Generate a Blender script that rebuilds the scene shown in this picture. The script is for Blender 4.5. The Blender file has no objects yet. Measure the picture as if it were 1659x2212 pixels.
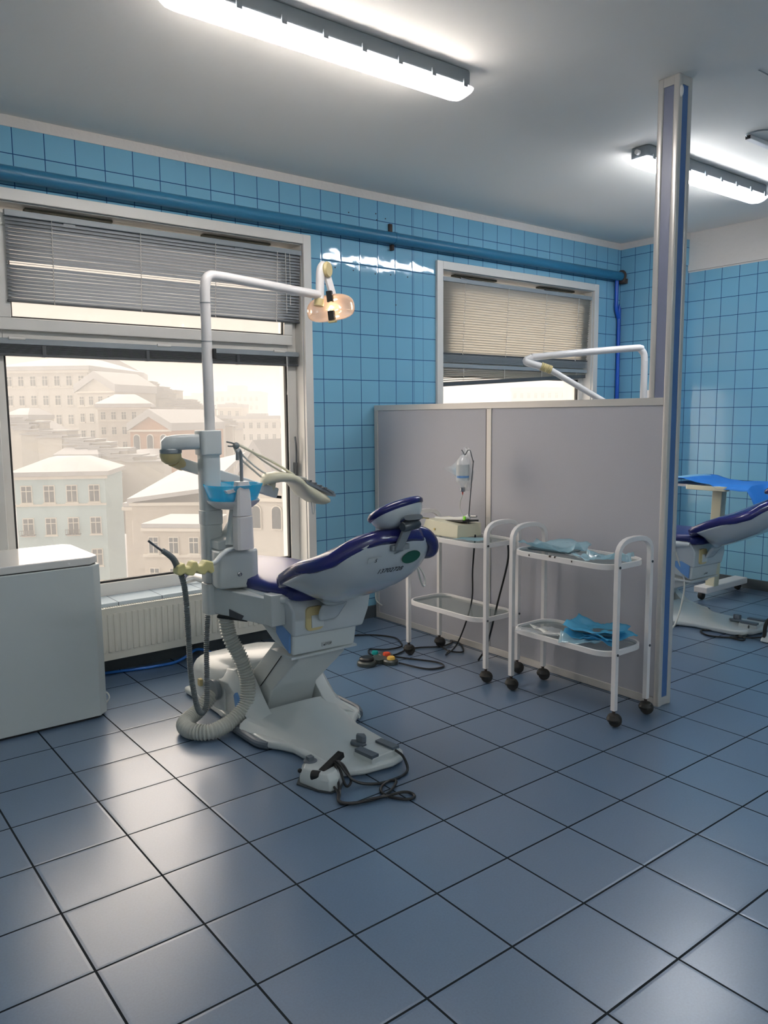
import bpy, bmesh, math, random
from mathutils import Vector, Matrix, noise
random.seed(7)
PI = math.pi
C = bpy.context.scene.collection
V = Vector

# ------------------------------------------------------------------ materials
def srgb(r, g, b):
    f = lambda c: (c/255/12.92) if c/255 <= .04045 else ((c/255+.055)/1.055)**2.4
    return (f(r), f(g), f(b), 1)

def mat(name, col, rough=.5, metal=0., spec=.5, alpha=None, trans=0., noise_amt=0., noise_scale=20., bump=0., bump_scale=60., coat=0., emit=None, estr=0., sss=0.):
    m = bpy.data.materials.new(name); m.use_nodes = True
    nt = m.node_tree; n = nt.nodes; b = n['Principled BSDF']
    b.inputs['Base Color'].default_value = col
    b.inputs['Roughness'].default_value = rough
    b.inputs['Metallic'].default_value = metal
    b.inputs['Specular IOR Level'].default_value = spec
    b.inputs['Coat Weight'].default_value = coat
    b.inputs['Transmission Weight'].default_value = trans
    if alpha is not None: b.inputs['Alpha'].default_value = alpha
    if emit: b.inputs['Emission Color'].default_value = emit; b.inputs['Emission Strength'].default_value = estr
    tc = n.new('ShaderNodeTexCoord')
    if noise_amt:
        t = n.new('ShaderNodeTexNoise'); t.inputs['Scale'].default_value = noise_scale; t.inputs['Detail'].default_value = 6
        nt.links.new(tc.outputs['Object'], t.inputs['Vector'])
        mx = n.new('ShaderNodeMix'); mx.data_type = 'RGBA'
        mx.inputs[6].default_value = tuple(c*(1-noise_amt) for c in col[:3])+(1,)
        mx.inputs[7].default_value = tuple(min(1, c*(1+noise_amt)) for c in col[:3])+(1,)
        nt.links.new(t.outputs['Fac'], mx.inputs[0]); nt.links.new(mx.outputs[2], b.inputs['Base Color'])
    if bump:
        t2 = n.new('ShaderNodeTexNoise'); t2.inputs['Scale'].default_value = bump_scale
        nt.links.new(tc.outputs['Object'], t2.inputs['Vector'])
        bp = n.new('ShaderNodeBump'); bp.inputs['Strength'].default_value = bump; bp.inputs['Distance'].default_value = .01
        nt.links.new(t2.outputs['Fac'], bp.inputs['Height']); nt.links.new(bp.outputs[0], b.inputs['Normal'])
    return m

def tile_mat(name, u_axis, v_axis, size, off, grout, col, gcol, rough, shift=None, wave=.0, fleck=0., per=.06, spec=.5, bevel_amt=.25, coat=0.):
    m = bpy.data.materials.new(name); m.use_nodes = True
    nt = m.node_tree; N = nt.nodes; L = nt.links; b = N['Principled BSDF']
    geo = N.new('ShaderNodeNewGeometry'); sep = N.new('ShaderNodeSeparateXYZ'); L.new(geo.outputs['Position'], sep.inputs[0])
    def M(op, a, bb=None, c=None):
        x = N.new('ShaderNodeMath'); x.operation = op
        for i, s in enumerate((a, bb, c)):
            if s is None: continue
            if isinstance(s, (int, float)): x.inputs[i].default_value = s
            else: L.new(s, x.inputs[i])
        return x.outputs[0]
    u = sep.outputs[u_axis]; v = sep.outputs[v_axis]
    if shift:   # a narrow column of cut tiles between shift[0] and shift[1]
        a, w = shift
        past = M('GREATER_THAN', u, a+w)
        mid = M('MULTIPLY', M('GREATER_THAN', u, a), M('LESS_THAN', u, a+w))
        u2 = M('SUBTRACT', u, M('MULTIPLY', past, w))
        edge_mid = M('MINIMUM', M('ABSOLUTE', M('SUBTRACT', u, a)), M('ABSOLUTE', M('SUBTRACT', u, a+w)))
        u = u2
    uu = M('DIVIDE', M('SUBTRACT', u, off[0]), size); vv = M('DIVIDE', M('SUBTRACT', v, off[1]), size)
    fu = M('FRACT', uu); fv = M('FRACT', vv)
    du = M('MULTIPLY', M('MINIMUM', fu, M('SUBTRACT', 1., fu)), size)
    dv = M('MULTIPLY', M('MINIMUM', fv, M('SUBTRACT', 1., fv)), size)
    if shift:
        du = M('ADD', M('MULTIPLY', du, M('SUBTRACT', 1., mid)), M('MULTIPLY', edge_mid, mid))
    d = M('MINIMUM', du, dv)
    g = M('LESS_THAN', d, grout/2)
    cx = N.new('ShaderNodeCombineXYZ'); L.new(M('FLOOR', uu), cx.inputs[0]); L.new(M('FLOOR', vv), cx.inputs[1])
    wn = N.new('ShaderNodeTexWhiteNoise'); wn.noise_dimensions = '3D'; L.new(cx.outputs[0], wn.inputs['Vector'])
    hs = N.new('ShaderNodeHueSaturation'); hs.inputs['Color'].default_value = col
    L.new(M('ADD', M('MULTIPLY', wn.outputs['Value'], per), 1-per/2), hs.inputs['Value'])
    csrc = hs.outputs[0]
    if fleck:
        t = N.new('ShaderNodeTexNoise'); t.inputs['Scale'].default_value = 160; t.inputs['Detail'].default_value = 3
        L.new(geo.outputs['Position'], t.inputs['Vector'])
        h2 = N.new('ShaderNodeHueSaturation'); L.new(csrc, h2.inputs['Color'])
        L.new(M('ADD', M('MULTIPLY', t.outputs['Fac'], fleck*2), 1-fleck), h2.inputs['Value']); csrc = h2.outputs[0]
    mx = N.new('ShaderNodeMix'); mx.data_type = 'RGBA'; L.new(g, mx.inputs[0]); L.new(csrc, mx.inputs[6]); mx.inputs[7].default_value = gcol
    L.new(mx.outputs[2], b.inputs['Base Color'])
    L.new(M('ADD', M('MULTIPLY', g, .6), rough), b.inputs['Roughness'])
    L.new(M('MULTIPLY', M('SUBTRACT', 1., M('MULTIPLY', g, .8)), spec), b.inputs['Specular IOR Level'])
    L.new(M('MULTIPLY', M('SUBTRACT', 1., g), coat), b.inputs['Coat Weight']); b.inputs['Coat Roughness'].default_value = rough
    edge = N.new('ShaderNodeMapRange'); L.new(d, edge.inputs['Value']); edge.inputs['From Min'].default_value = 0; edge.inputs['From Max'].default_value = grout*1.6
    edge.inputs['To Min'].default_value = 0; edge.inputs['To Max'].default_value = bevel_amt
    h = edge.outputs[0]
    if wave:
        t = N.new('ShaderNodeTexNoise'); t.inputs['Scale'].default_value = 9; t.inputs['Detail'].default_value = 1
        L.new(geo.outputs['Position'], t.inputs['Vector'])
        tilt = M('ADD', M('MULTIPLY', M('SUBTRACT', wn.outputs['Value'], .5), fu), M('MULTIPLY', t.outputs['Fac'], 1.2))
        h = M('ADD', h, M('MULTIPLY', tilt, wave))
    bp = N.new('ShaderNodeBump'); bp.inputs['Strength'].default_value = 1; bp.inputs['Distance'].default_value = .004
    L.new(h, bp.inputs['Height']); L.new(bp.outputs[0], b.inputs['Normal'])
    return m

M = {}
BLUE = (.185, .42, .58, 1)
M['tile_x'] = tile_mat('blue_wall_tile', 0, 2, .1525, (.058, .137), .0045, BLUE, (.01, .06, .17, 1), .05, shift=(3.1205, .0885), wave=.35, bevel_amt=.07)
M['tile_y'] = tile_mat('blue_wall_tile_side', 1, 2, .1475, (.007, .137), .0045, BLUE, (.01, .06, .17, 1), .08, wave=.35, bevel_amt=.07)
M['floor'] = tile_mat('floor_tile', 0, 1, .303, (0, 0), .0065, (.092, .148, .232, 1), (.008, .012, .016, 1), .29, fleck=.18, per=.05, spec=.9, bevel_amt=.18, coat=.35)
M['sill'] = tile_mat('sill_tile', 0, 1, .25, (.14, .0), .004, (.42, .50, .56, 1), (.06, .08, .1, 1), .15)
M['plaster'] = mat('ceiling_plaster', (.86, .83, .77, 1), .85, noise_amt=.03, noise_scale=1.3, bump=.08, bump_scale=30)
M['strip'] = mat('white_plaster_strip', (.66, .62, .58, 1), .8, bump=.4, bump_scale=25)
M['skirt'] = mat('dark_skirting', (.05, .065, .075, 1), .5)
M['pvc'] = mat('window_pvc', (.68, .66, .62, 1), .35, noise_amt=.04, noise_scale=6)
M['pvc_dirty'] = mat('grimy_gasket', (.10, .09, .06, 1), .7, noise_amt=.5, noise_scale=30)
M['gasket'] = mat('rubber_gasket', (.02, .02, .02, 1), .6)
M['alu_blind'] = mat('blind_slat', (.34, .36, .38, 1), .45, noise_amt=.05, noise_scale=3)
M['blind_dark'] = mat('blind_rail', (.06, .065, .07, 1), .4)
M['blind_grey'] = mat('blind_headrail', (.25, .28, .30, 1), .4)
M['cord'] = mat('cord', (.7, .68, .64, 1), .7)
M['pipe'] = mat('painted_pipe', (.022, .15, .27, 1), .4, bump=.1)
M['pipe_blue'] = mat('blue_pipe', (.008, .085, .45, 1), .35)
M['rust'] = mat('rust', (.06, .045, .04, 1), .9, noise_amt=.5)
M['white'] = mat('white_plastic', (.56, .60, .60, 1), .28, noise_amt=.03, noise_scale=4, coat=.15)
M['shell'] = mat('glossy_shell', (.50, .545, .57, 1), .16, coat=.5)
M['metal_w'] = mat('white_painted_steel', (.72, .70, .69, 1), .3, noise_amt=.03, coat=.2)
M['cream'] = mat('cream_plastic', (.62, .60, .45, 1), .35)
M['yellowed'] = mat('yellowed_plastic', (.58, .48, .24, 1), .4)
M['yellow_rub'] = mat('pale_yellow_rubber', (.66, .60, .27, 1), .5)
M['navy'] = mat('navy_vinyl', (.012, .014, .12, 1), .22, coat=.3, bump=.05, bump_scale=200)
M['navy_seat'] = mat('navy_vinyl_seat', (.014, .022, .13, 1), .38, coat=.05)
M['grey_rub'] = mat('slate_grey_rubber', (.10, .125, .155, 1), .45)
M['grey_pl'] = mat('grey_plastic', (.22, .25, .27, 1), .35)
M['steel'] = mat('brushed_steel', (.42, .43, .44, 1), .25, metal=1.)
M['dark_steel'] = mat('dark_steel', (.12, .13, .14, 1), .35, metal=.8)
M['black'] = mat('black_rubber', (.008, .008, .008, 1), .4)
M['caster'] = mat('dusty_black_caster', (.022, .020, .017, 1), .6, noise_amt=.5, noise_scale=60)
M['hose_grey'] = mat('grey_hose', (.13, .15, .155, 1), .45)
M['hose_white'] = mat('off_white_hose', (.50, .51, .47, 1), .42)
M['green'] = mat('dark_green_sticker', (.01, .09, .055, 1), .4)
M['blue_panel'] = mat('blue_plastic_panel', (.13, .29, .58, 1), .3)
M['ink'] = mat('black_ink', (.012, .012, .015, 1), .5)
M['stick_w'] = mat('label_white', (.50, .53, .53, 1), .5)
M['tape'] = mat('dark_tape', (.05, .055, .065, 1), .35, noise_amt=.4, noise_scale=40)
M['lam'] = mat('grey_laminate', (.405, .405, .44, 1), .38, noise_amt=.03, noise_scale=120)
M['lam_shaded'] = mat('laminate_painted_shade', (.17, .19, .28, 1), .38)  # laminate copy with the shade of the tall post's side put into its colour
M['lam_end'] = mat('laminate_end_tone', (.06, .14, .33, 1), .38)  # laminate toned bluer on the post's end face
M['alu'] = mat('anodised_frame', (.55, .53, .50, 1), .28, metal=.25)
M['cabinet'] = mat('cabinet_paint', (.47, .52, .525, 1), .45, noise_amt=.03, noise_scale=3, bump=.03, bump_scale=300)
M['cab_top'] = mat('cabinet_lid', (.62, .62, .60, 1), .22, coat=.4)
M['radiator'] = mat('radiator_paint', (.60, .60, .54, 1), .4)
M['red'] = mat('red_button', (.62, .06, .015, 1), .35)
M['amber'] = mat('amber_button', (.70, .42, .07, 1), .35)
M['teal'] = mat('teal_button', (.0, .30, .27, 1), .35)
M['remote'] = mat('dark_remote_body', (.045, .055, .05, 1), .35)
M['cable_blue'] = mat('blue_hose_plastic', (.01, .12, .45, 1), .4)
M['brass'] = mat('brass', (.5, .42, .2, 1), .3, metal=1.)
M['paper'] = mat('white_paper', (.72, .72, .68, 1), .7)
M['drape'] = mat('blue_drape', (.02, .20, .66, 1), .75, bump=.3, bump_scale=25)
M['drape_l'] = mat('pale_blue_drape', (.22, .48, .72, 1), .75)
M['snow'] = mat('roof_snow', (.36, .365, .38, 1), .8, noise_amt=.03)
M['lime'] = mat('lime_clip', (.25, .75, .05, 1), .4)
M['ceiling_seam'] = mat('seam', (.30, .31, .31, 1), .9)

def film(name, col, fac, rough=.15, gloss=.12):
    m = bpy.data.materials.new(name); m.use_nodes = True
    nt = m.node_tree; N = nt.nodes; L = nt.links; N.clear()
    o = N.new('ShaderNodeOutputMaterial'); tr = N.new('ShaderNodeBsdfTransparent'); tr.inputs[0].default_value = (1, 1, 1, 1)
    d = N.new('ShaderNodeBsdfDiffuse'); d.inputs[0].default_value = col
    t = N.new('ShaderNodeBsdfTranslucent'); t.inputs[0].default_value = col
    g = N.new('ShaderNodeBsdfGlossy'); g.inputs['Roughness'].default_value = rough
    a = N.new('ShaderNodeMixShader'); a.inputs[0].default_value = .5; L.new(d.outputs[0], a.inputs[1]); L.new(t.outputs[0], a.inputs[2])
    b = N.new('ShaderNodeMixShader'); b.inputs[0].default_value = fac; L.new(tr.outputs[0], b.inputs[1]); L.new(a.outputs[0], b.inputs[2])
    c = N.new('ShaderNodeMixShader'); c.inputs[0].default_value = gloss; L.new(b.outputs[0], c.inputs[1]); L.new(g.outputs[0], c.inputs[2])
    L.new(c.outputs[0], o.inputs[0]); return m
M['glass'] = film('window_glass', (.9, .87, .82, 1), .05, .02, .03)
M['shelf_glass'] = film('shelf_glass', (.35, .45, .42, 1), .22, .05, .10)
M['bag_clear'] = film('clear_plastic_bag', (.92, .95, .97, 1), .30, .3, .06)
M['bag_blue'] = film('blue_film', (.12, .58, .86, 1), .78, .25, .10)
M['bag_sky'] = film('pale_blue_film', (.50, .80, .92, 1), .46, .25, .12)
M['tray_steel'] = mat('dark_steel_tray', (.10, .15, .17, 1), .3, metal=.5)
M['bottle'] = film('clear_bottle', (.92, .93, .94, 1), .5, .08, .08)
M['bowl'] = film('translucent_blue_bowl', (.0, .55, .85, 1), .62, .05, .10)
M['lampglass'] = film('lamp_diffuser_clear', (.9, .9, .95, 1), .25, .05, .1)
M['dish'] = film('clear_amber_dish', (.98, .80, .66, 1), .48, .08, .12)

def emitter(name, col, s):
    m = bpy.data.materials.new(name); m.use_nodes = True
    N = m.node_tree.nodes; b = N['Principled BSDF']
    b.inputs['Emission Color'].default_value = col; b.inputs['Emission Strength'].default_value = s
    b.inputs['Base Color'].default_value = (.8, .8, .8, 1)
    return m
M['tube_light'] = emitter('fluorescent_diffuser', (1.0, .94, .90, 1), 40.)
M['tube_light2'] = emitter('fluorescent_diffuser_cool', (.92, .95, 1.0, 1), 44.)
M['bulb'] = emitter('halogen_bulb', (1., .66, .36, 1), 60.)
M['slat_tr'] = film('translucent_slat', (.72, .695, .64, 1), .93, .4, .04)

# ------------------------------------------------------------------ mesh builder
def catmull(pts, n):
    P = [V(p) for p in pts]; out = []
    for i in range(len(P)-1):
        p0 = P[i-1] if i else P[0]*2-P[1]; p1 = P[i]; p2 = P[i+1]; p3 = P[i+2] if i+2 < len(P) else P[-1]*2-P[-2]
        for k in range(n):
            t = k/n
            out.append(.5*((2*p1)+(p2-p0)*t+(2*p0-5*p1+4*p2-p3)*t*t+(3*p1-p0-3*p2+p3)*t**3))
    out.append(P[-1]); return out

class MB:
    def __init__(s): s.v = []; s.f = []; s.mi = []; s.m = 0
    def add(s, vs, fs):
        b = len(s.v); s.v += [tuple(v) for v in vs]
        for f in fs: s.f.append([b+i for i in f]); s.mi.append(s.m)
        return s
    def box(s, lo, hi, mtx=None):
        x0, y0, z0 = lo; x1, y1, z1 = hi
        vs = [V(p) for p in ((x0,y0,z0),(x1,y0,z0),(x1,y1,z0),(x0,y1,z0),(x0,y0,z1),(x1,y0,z1),(x1,y1,z1),(x0,y1,z1))]
        if mtx: vs = [mtx @ p for p in vs]
        return s.add(vs, [(3,2,1,0),(4,5,6,7),(0,1,5,4),(1,2,6,5),(2,3,7,6),(3,0,4,7)])
    def prism(s, pts, ax, a, b, mtx=None):
        n = len(pts); vs = []
        for c in (a, b):
            for p, q in pts: vs.append(V({'x': (c, p, q), 'y': (p, c, q), 'z': (p, q, c)}[ax]))
        if mtx: vs = [mtx @ p for p in vs]
        return s.add(vs, [list(range(n))[::-1], list(range(n, 2*n))]+[(i, (i+1) % n, n+(i+1) % n, n+i) for i in range(n)])
    def loft(s, rings, caps=True, closed=True):
        n = len(rings[0]); vs = [p for r in rings for p in r]; fs = []
        for i in range(len(rings)-1):
            for j in range(n if closed else n-1):
                k = (j+1) % n; fs.append((i*n+j, i*n+k, (i+1)*n+k, (i+1)*n+j))
        if caps and closed: fs += [list(range(n))[::-1], [(len(rings)-1)*n+j for j in range(n)]]
        return s.add(vs, fs)
    def tube(s, pts, r, n=10, sm=0, ribs=None, flat=None):
        P = catmull(pts, sm) if sm else [V(p) for p in pts]
        if ribs:   # resample evenly so the ribs are regular
            L = [0]
            for i in range(1, len(P)): L.append(L[-1]+(P[i]-P[i-1]).length)
            step = ribs[0]/4; m = max(4, int(L[-1]/step)); Q = []; j = 0
            for k in range(m+1):
                d = L[-1]*k/m
                while j < len(L)-2 and L[j+1] < d: j += 1
                Q.append(P[j].lerp(P[j+1], (d-L[j])/max(1e-9, L[j+1]-L[j])))
            P = Q
        rings = []; t0 = (P[1]-P[0]).normalized()
        up = V((0, 0, 1)) if abs(t0.z) < .9 else V((1, 0, 0))
        nrm = (up-t0*up.dot(t0)).normalized()
        for i, p in enumerate(P):
            t = ((P[min(i+1, len(P)-1)]-p).normalized()+(p-P[max(i-1, 0)]).normalized())
            t = t.normalized() if t.length > 1e-6 else t0
            nrm = (nrm-t*nrm.dot(t)).normalized(); bn = t.cross(nrm)
            rr = r if not isinstance(r, (list, tuple)) else r[0]+(r[1]-r[0])*i/(len(P)-1)
            if ribs: rr += ribs[1]*(0, 1, 1.2, .5)[i % 4]
            a, b = (rr, rr) if not flat else (rr, rr*flat)
            rings.append([p+nrm*(a*math.cos(2*PI*k/n))+bn*(b*math.sin(2*PI*k/n)) for k in range(n)])
        return s.loft(rings)
    def bar(s, a, b, w, h, up=(0, 0, 1)):
        a, b = V(a), V(b); t = (b-a).normalized(); u = V(up); u = (u-t*u.dot(t)).normalized(); q = t.cross(u)
        return s.loft([[p+q*(sx*w/2)+u*(sy*h/2) for sx, sy in ((-1,-1),(1,-1),(1,1),(-1,1))] for p in (a, b)])
    def path_bar(s, pts, w, h, closed=False):   # flat bar swept in the plane z = const
        P = [V(p) for p in pts]; n = len(P); rings = []
        for i, p in enumerate(P):
            a = P[i-1] if (i or closed) else p; b = P[(i+1) % n] if (i < n-1 or closed) else p
            t = (b-a).normalized(); q = V((t.y, -t.x, 0))
            rings.append([p+q*(sx*w/2)+V((0, 0, sz*h/2)) for sx, sz in ((-1,-1),(1,-1),(1,1),(-1,1))])
        if closed: rings.append(rings[0])
        return s.loft(rings, caps=not closed)
    def lathe(s, prof, o, axis=(0, 0, 1), n=24):
        ax = V(axis).normalized(); u = ax.orthogonal().normalized(); w = ax.cross(u); o = V(o)
        return s.loft([[o+ax*z+(u*math.cos(2*PI*k/n)+w*math.sin(2*PI*k/n))*max(r, 1e-4) for k in range(n)] for r, z in prof])
    def ball(s, o, r, n=16):
        return s.lathe([(math.sin(PI*k/8)*1, -math.cos(PI*k/8)) for k in range(9)], (0, 0, 0), n=n) if False else s.lathe([(math.sin(PI*k/10)*r, -math.cos(PI*k/10)*r) for k in range(11)], o, n=n)
    def grid(s, rows):
        n = len(rows[0]); return s.add([p for r in rows for p in r], [(i*n+j, i*n+j+1, (i+1)*n+j+1, (i+1)*n+j) for i in range(len(rows)-1) for j in range(n-1)])
    def build(s, name, m, parent=None, bevel=0., seg=2, angle=35, subd=0, solid=0., off=0.):
        me = bpy.data.meshes.new(name); me.from_pydata(s.v, [], s.f)
        ms = m if isinstance(m, (list, tuple)) else [m]
        for k in ms: me.materials.append(M[k])
        for p, i in zip(me.polygons, s.mi): p.material_index = min(i, len(ms)-1)
        bm = bmesh.new(); bm.from_mesh(me); bmesh.ops.recalc_face_normals(bm, faces=bm.faces); bm.to_mesh(me); bm.free()
        me.polygons.foreach_set('use_smooth', [True]*len(me.polygons))
        try: me.set_sharp_from_angle(angle=math.radians(angle))
        except Exception: pass
        o = bpy.data.objects.new(name, me); C.objects.link(o)
        if parent: o.parent = parent; o.matrix_parent_inverse = Matrix.Translation(-parent.location)
        if solid:
            d = o.modifiers.new('solid', 'SOLIDIFY'); d.thickness = solid; d.offset = off
        if subd:
            d = o.modifiers.new('sub', 'SUBSURF'); d.levels = subd; d.render_levels = subd
        if bevel:
            d = o.modifiers.new('bev', 'BEVEL'); d.width = bevel; d.segments = seg; d.limit_method = 'ANGLE'; d.angle_limit = math.radians(40)
            try: d.harden_normals = True
            except Exception: pass
        return o

def thing(name, label, cat, loc=(0, 0, 0), group=None):
    o = bpy.data.objects.new(name, None); C.objects.link(o); o.location = loc; o.empty_display_size = .1
    o['label'] = label; o['category'] = cat
    if group: o['group'] = group
    return o
def tag(o, label, cat, group=None):
    o['label'] = label; o['category'] = cat
    if group: o['group'] = group
    return o
def struct(o): o['kind'] = 'structure'; return o
def text(s, parent, name, origin, xdir, ydir, size, m, shear=0.):
    cu = bpy.data.curves.new('t', 'FONT'); cu.body = s; cu.size = size; cu.shear = shear; cu.extrude = .0004; cu.align_x = 'CENTER'; cu.align_y = 'CENTER'
    t = bpy.data.objects.new('t', cu); C.objects.link(t); bpy.context.view_layer.update()
    me = bpy.data.meshes.new_from_object(t.evaluated_get(bpy.context.evaluated_depsgraph_get())); bpy.data.objects.remove(t)
    x = V(xdir).normalized(); z = x.cross(V(ydir)).normalized(); y = z.cross(x)
    mt = Matrix((x, y, z)).transposed().to_4x4(); mt.translation = V(origin); me.transform(mt)
    me.materials.clear(); me.materials.append(M[m])
    o = bpy.data.objects.new(name, me); C.objects.link(o); o.parent = parent; o.matrix_parent_inverse = Matrix.Translation(-parent.location) if parent.parent is None else Matrix.Identity(4)
    if parent.parent is not None: o.matrix_parent_inverse = (Matrix.Translation(parent.parent.location) @ parent.matrix_parent_inverse).inverted()
    return o
def sub(o, parent):     # re-parent a built mesh (world coordinates) under a part
    w = o.matrix_world.copy()
    g = parent.parent
    base = Matrix.Translation(g.location) @ parent.matrix_parent_inverse if g else parent.matrix_basis
    o.parent = parent; o.matrix_parent_inverse = base.inverted(); return o
def arc(c, r, a0, a1, n, ax='xy'):
    out = []
    for k in range(n+1):
        a = math.radians(a0+(a1-a0)*k/n); p, q = r*math.cos(a), r*math.sin(a)
        out.append({'xy': (c[0]+p, c[1]+q, c[2]), 'xz': (c[0]+p, c[1], c[2]+q), 'yz': (c[0], c[1]+p, c[2]+q)}[ax])
    return out
def rrect(x0, y0, x1, y1, r, n=5):
    out = []
    for cx, cy, a in ((x1-r, y1-r, 0), (x0+r, y1-r, 90), (x0+r, y0+r, 180), (x1-r, y0+r, 270)):
        for k in range(n+1):
            t = math.radians(a+90*k/n); out.append((cx+r*math.cos(t), cy+r*math.sin(t)))
    return out

HOLES = ((2.565, 2.748), (2.790, 2.773), (2.797, 2.733), (2.872, 2.752), (2.450, 2.385), (2.597, 2.382), (2.78, 2.378), (2.915, 2.385), (3.065, 2.385), (2.958, 2.185))
CEIL = 2.911; WY = .60
XL, XR, YF = -2.6, 5.64, -6.6
# ------------------------------------------------------------------ room shell
struct(MB().box((XL-.2, YF-.2, -.12), (XR+.9, WY+.35, 0)).build('floor', 'floor'))
struct(MB().box((XL-.2, YF-.2, CEIL), (XR+.9, WY+.35, CEIL+.15)).build('ceiling', 'plaster'))
W1 = (.37, 2.195, .44, 2.50); W2 = (3.385, 5.14, .44, 2.47)
TT = 2.857        # top of the tiling
mb = MB()
def wall_seg(x0, x1, z0, z1): mb.box((x0, WY, z0), (x1, WY+.30, z1))
wall_seg(XL, W1[0], 0, TT); wall_seg(W1[1], W2[0], 0, TT); wall_seg(W2[1], XR, 0, TT)
for w in (W1, W2): wall_seg(w[0], w[1], 0, .384); wall_seg(w[0], w[1], w[3], TT)
mb.m = 1; mb.box((XL, WY-.004, TT), (XR, WY+.30, CEIL))
mb.m = 2; mb.box((XL, WY-.015, 0), (5.52, WY, .085))
wb = struct(mb.build('wall_back', ['tile_x', 'strip', 'skirt']))
for hx, hz_ in HOLES:
    h = MB().lathe([(.0001, .002), (.0045, .002), (.0045, -.0012), (.0001, -.0012)], (hx, WY, hz_), (0, 1, 0), 10).build('screw_hole', 'ink', wb)
# right wall: a tiled column in the corner, then the wall steps back beneath a plastered beam
mb = MB(); mb.box((5.52, .01, 0), (XR+.25, WY, TT)); mb.box((XR, YF, 0), (XR+.25, .01, 2.588))
mb.m = 1; mb.box((5.516, .006, TT), (XR+.25, WY, CEIL)); mb.box((XR-.001, YF, 2.588), (XR+.25, .01, CEIL))
mb.prism([(XR, 2.60), (XR-.012, 2.612), (XR-.012, 2.65), (XR, 2.66)], 'y', YF, .01) if False else None
mb.box((XR-.014, YF, 2.60), (XR, .008, 2.648))
mb.m = 2; mb.box((XR-.02, YF, 0), (XR, -.01, .08)); mb.box((5.505, -.005, 0), (5.52, WY, .08))
struct(mb.build('wall_right', ['tile_y', 'strip', 'skirt']))
struct(MB().box((XL-.2, YF, 0), (XL, WY+.3, CEIL)).build('wall_left', 'plaster'))
struct(MB().box((XL-.2, YF-.2, 0), (XR+.25, YF, CEIL)).build('wall_front', 'plaster'))
# faint joint line in the ceiling
struct(MB().box((3.0, -1.9, CEIL-.0015), (6.0, -1.894, CEIL+.01)).build('trim_1', 'ceiling_seam'))

# ------------------------------------------------------------------ windows
def window(n, W, gx0, gx1, gtop, zmid, trim=.058):
    x0, x1, z0, z1 = W
    m = MB()   # casing on the wall face + reveal lining
    m.box((x0-trim, WY-.022, z0-.0), (x0, WY+.002, z1+trim)); m.box((x1, WY-.022, z0), (x1+trim, WY+.002, z1+trim)); m.box((x0, WY-.022, z1), (x1, WY+.002, z1+trim))
    m.box((x0, WY, z0-.05), (x0+.006, WY+.302, z1)); m.box((x1-.006, WY, z0-.05), (x1, WY+.302, z1)); m.box((x0, WY, z1-.006), (x1, WY+.302, z1))
    fr = struct(m.build('window_%d' % n, 'pvc', bevel=.003))
    g = WY+.085
    m = MB()   # fixed frame
    m.box((x0+.006, g, z0+.03), (gx0, g+.07, z1-.02)); m.box((gx1, g, z0+.03), (x1-.006, g+.07, z1-.02))
    m.box((gx0, g, z0-.03), (gx1, g+.07, .485)); m.box((gx0, g, gtop), (gx1, g+.07, zmid+.02)); m.box((gx0, g, z1-.06), (gx1, g+.07, z1-.02))
    o = m.build('window_frame', 'pvc', fr, bevel=.004)
    m = MB(); t = .012
    for a, b in (((gx0, .485), (gx0+t, gtop)), ((gx1-t, .485), (gx1, gtop)), ((gx0, .485), (gx1, .485+t)), ((gx0, gtop-t), (gx1, gtop))):
        m.box((a[0], g+.012, a[1]), (b[0], g+.035, b[1]))
    m.build('gasket', 'gasket', fr)
    m = MB(); m.box((gx0, g+.03, .485), (gx1, g+.036, gtop)); m.build('window_pane', 'glass', fr)
    # hinged upper sash, tilted a little into the room at its top
    T = Matrix.Translation((0, g-.005, zmid+.02)) @ Matrix.Rotation(math.radians(2.6), 4, 'X')
    h = z1-.05-(zmid+.02); a, b = gx0-.02, gx1+.02; r = .062
    m = MB(); m.box((a, -.03, 0), (b, .025, r), T); m.box((a, -.03, h-r), (b, .025, h), T); m.box((a, -.03, r), (a+r, .025, h-r), T); m.box((b-r, -.03, r), (b, .025, h-r), T)
    sash = m.build('window_sash', 'pvc', fr, bevel=.005)
    m = MB(); m.box((a+r, -.002, r), (b-r, .004, h-r), T); sub(m.build('window_pane', 'glass'), sash)
    m = MB()
    for (p, q, u, v) in ((a+r, a+r+.008, r, h-r), (b-r-.008, b-r, r, h-r), (a+r, b-r, r, r+.008)): m.box((p, -.012, u), (q, .0, v), T)
    sub(m.build('gasket', 'gasket'), sash)
    m = MB()   # grimy scissor stays above the sash
    for fx in (.22, .76):
        X = x0+(x1-x0)*fx
        m = MB(); m.tube([(X-.17, WY+.03, z1-.035), (X+.02, WY+.02, z1-.05)], .006); m.m = 1; m.box((X-.03, WY+.0, z1-.085), (X+.03, WY+.04, z1-.045)); m.build('window_stay', ['dark_steel', 'grey_pl'], fr)
        MB().box((X-.2, WY+.06, z1-.02), (X+.25, WY+.1, z1-.008)).build('grimy_track', 'pvc_dirty', fr)
    for fx in (.035, .5, .95):
        X = gx0+(gx1-gx0)*fx
        MB().tube([(X-.04, g-.045, gtop+.075), (X+.04, g-.045, gtop+.075)], .008).build('hinge', 'pvc', fr)
    return fr
w1 = window(1, W1, .43, 2.125, 1.757, 1.855)
w2 = window(2, W2, 3.45, 5.08, 1.72, 1.79)
m = MB(); m.box((2.148, WY+.055, 1.03), (2.168, WY+.078, 1.12)); m.tube([(2.158, WY+.06, 1.10), (2.150, WY+.045, 1.22), (2.146, WY+.05, 1.29)], .007, sm=4)
m.build('window_handle', 'dark_steel', w1)
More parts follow.
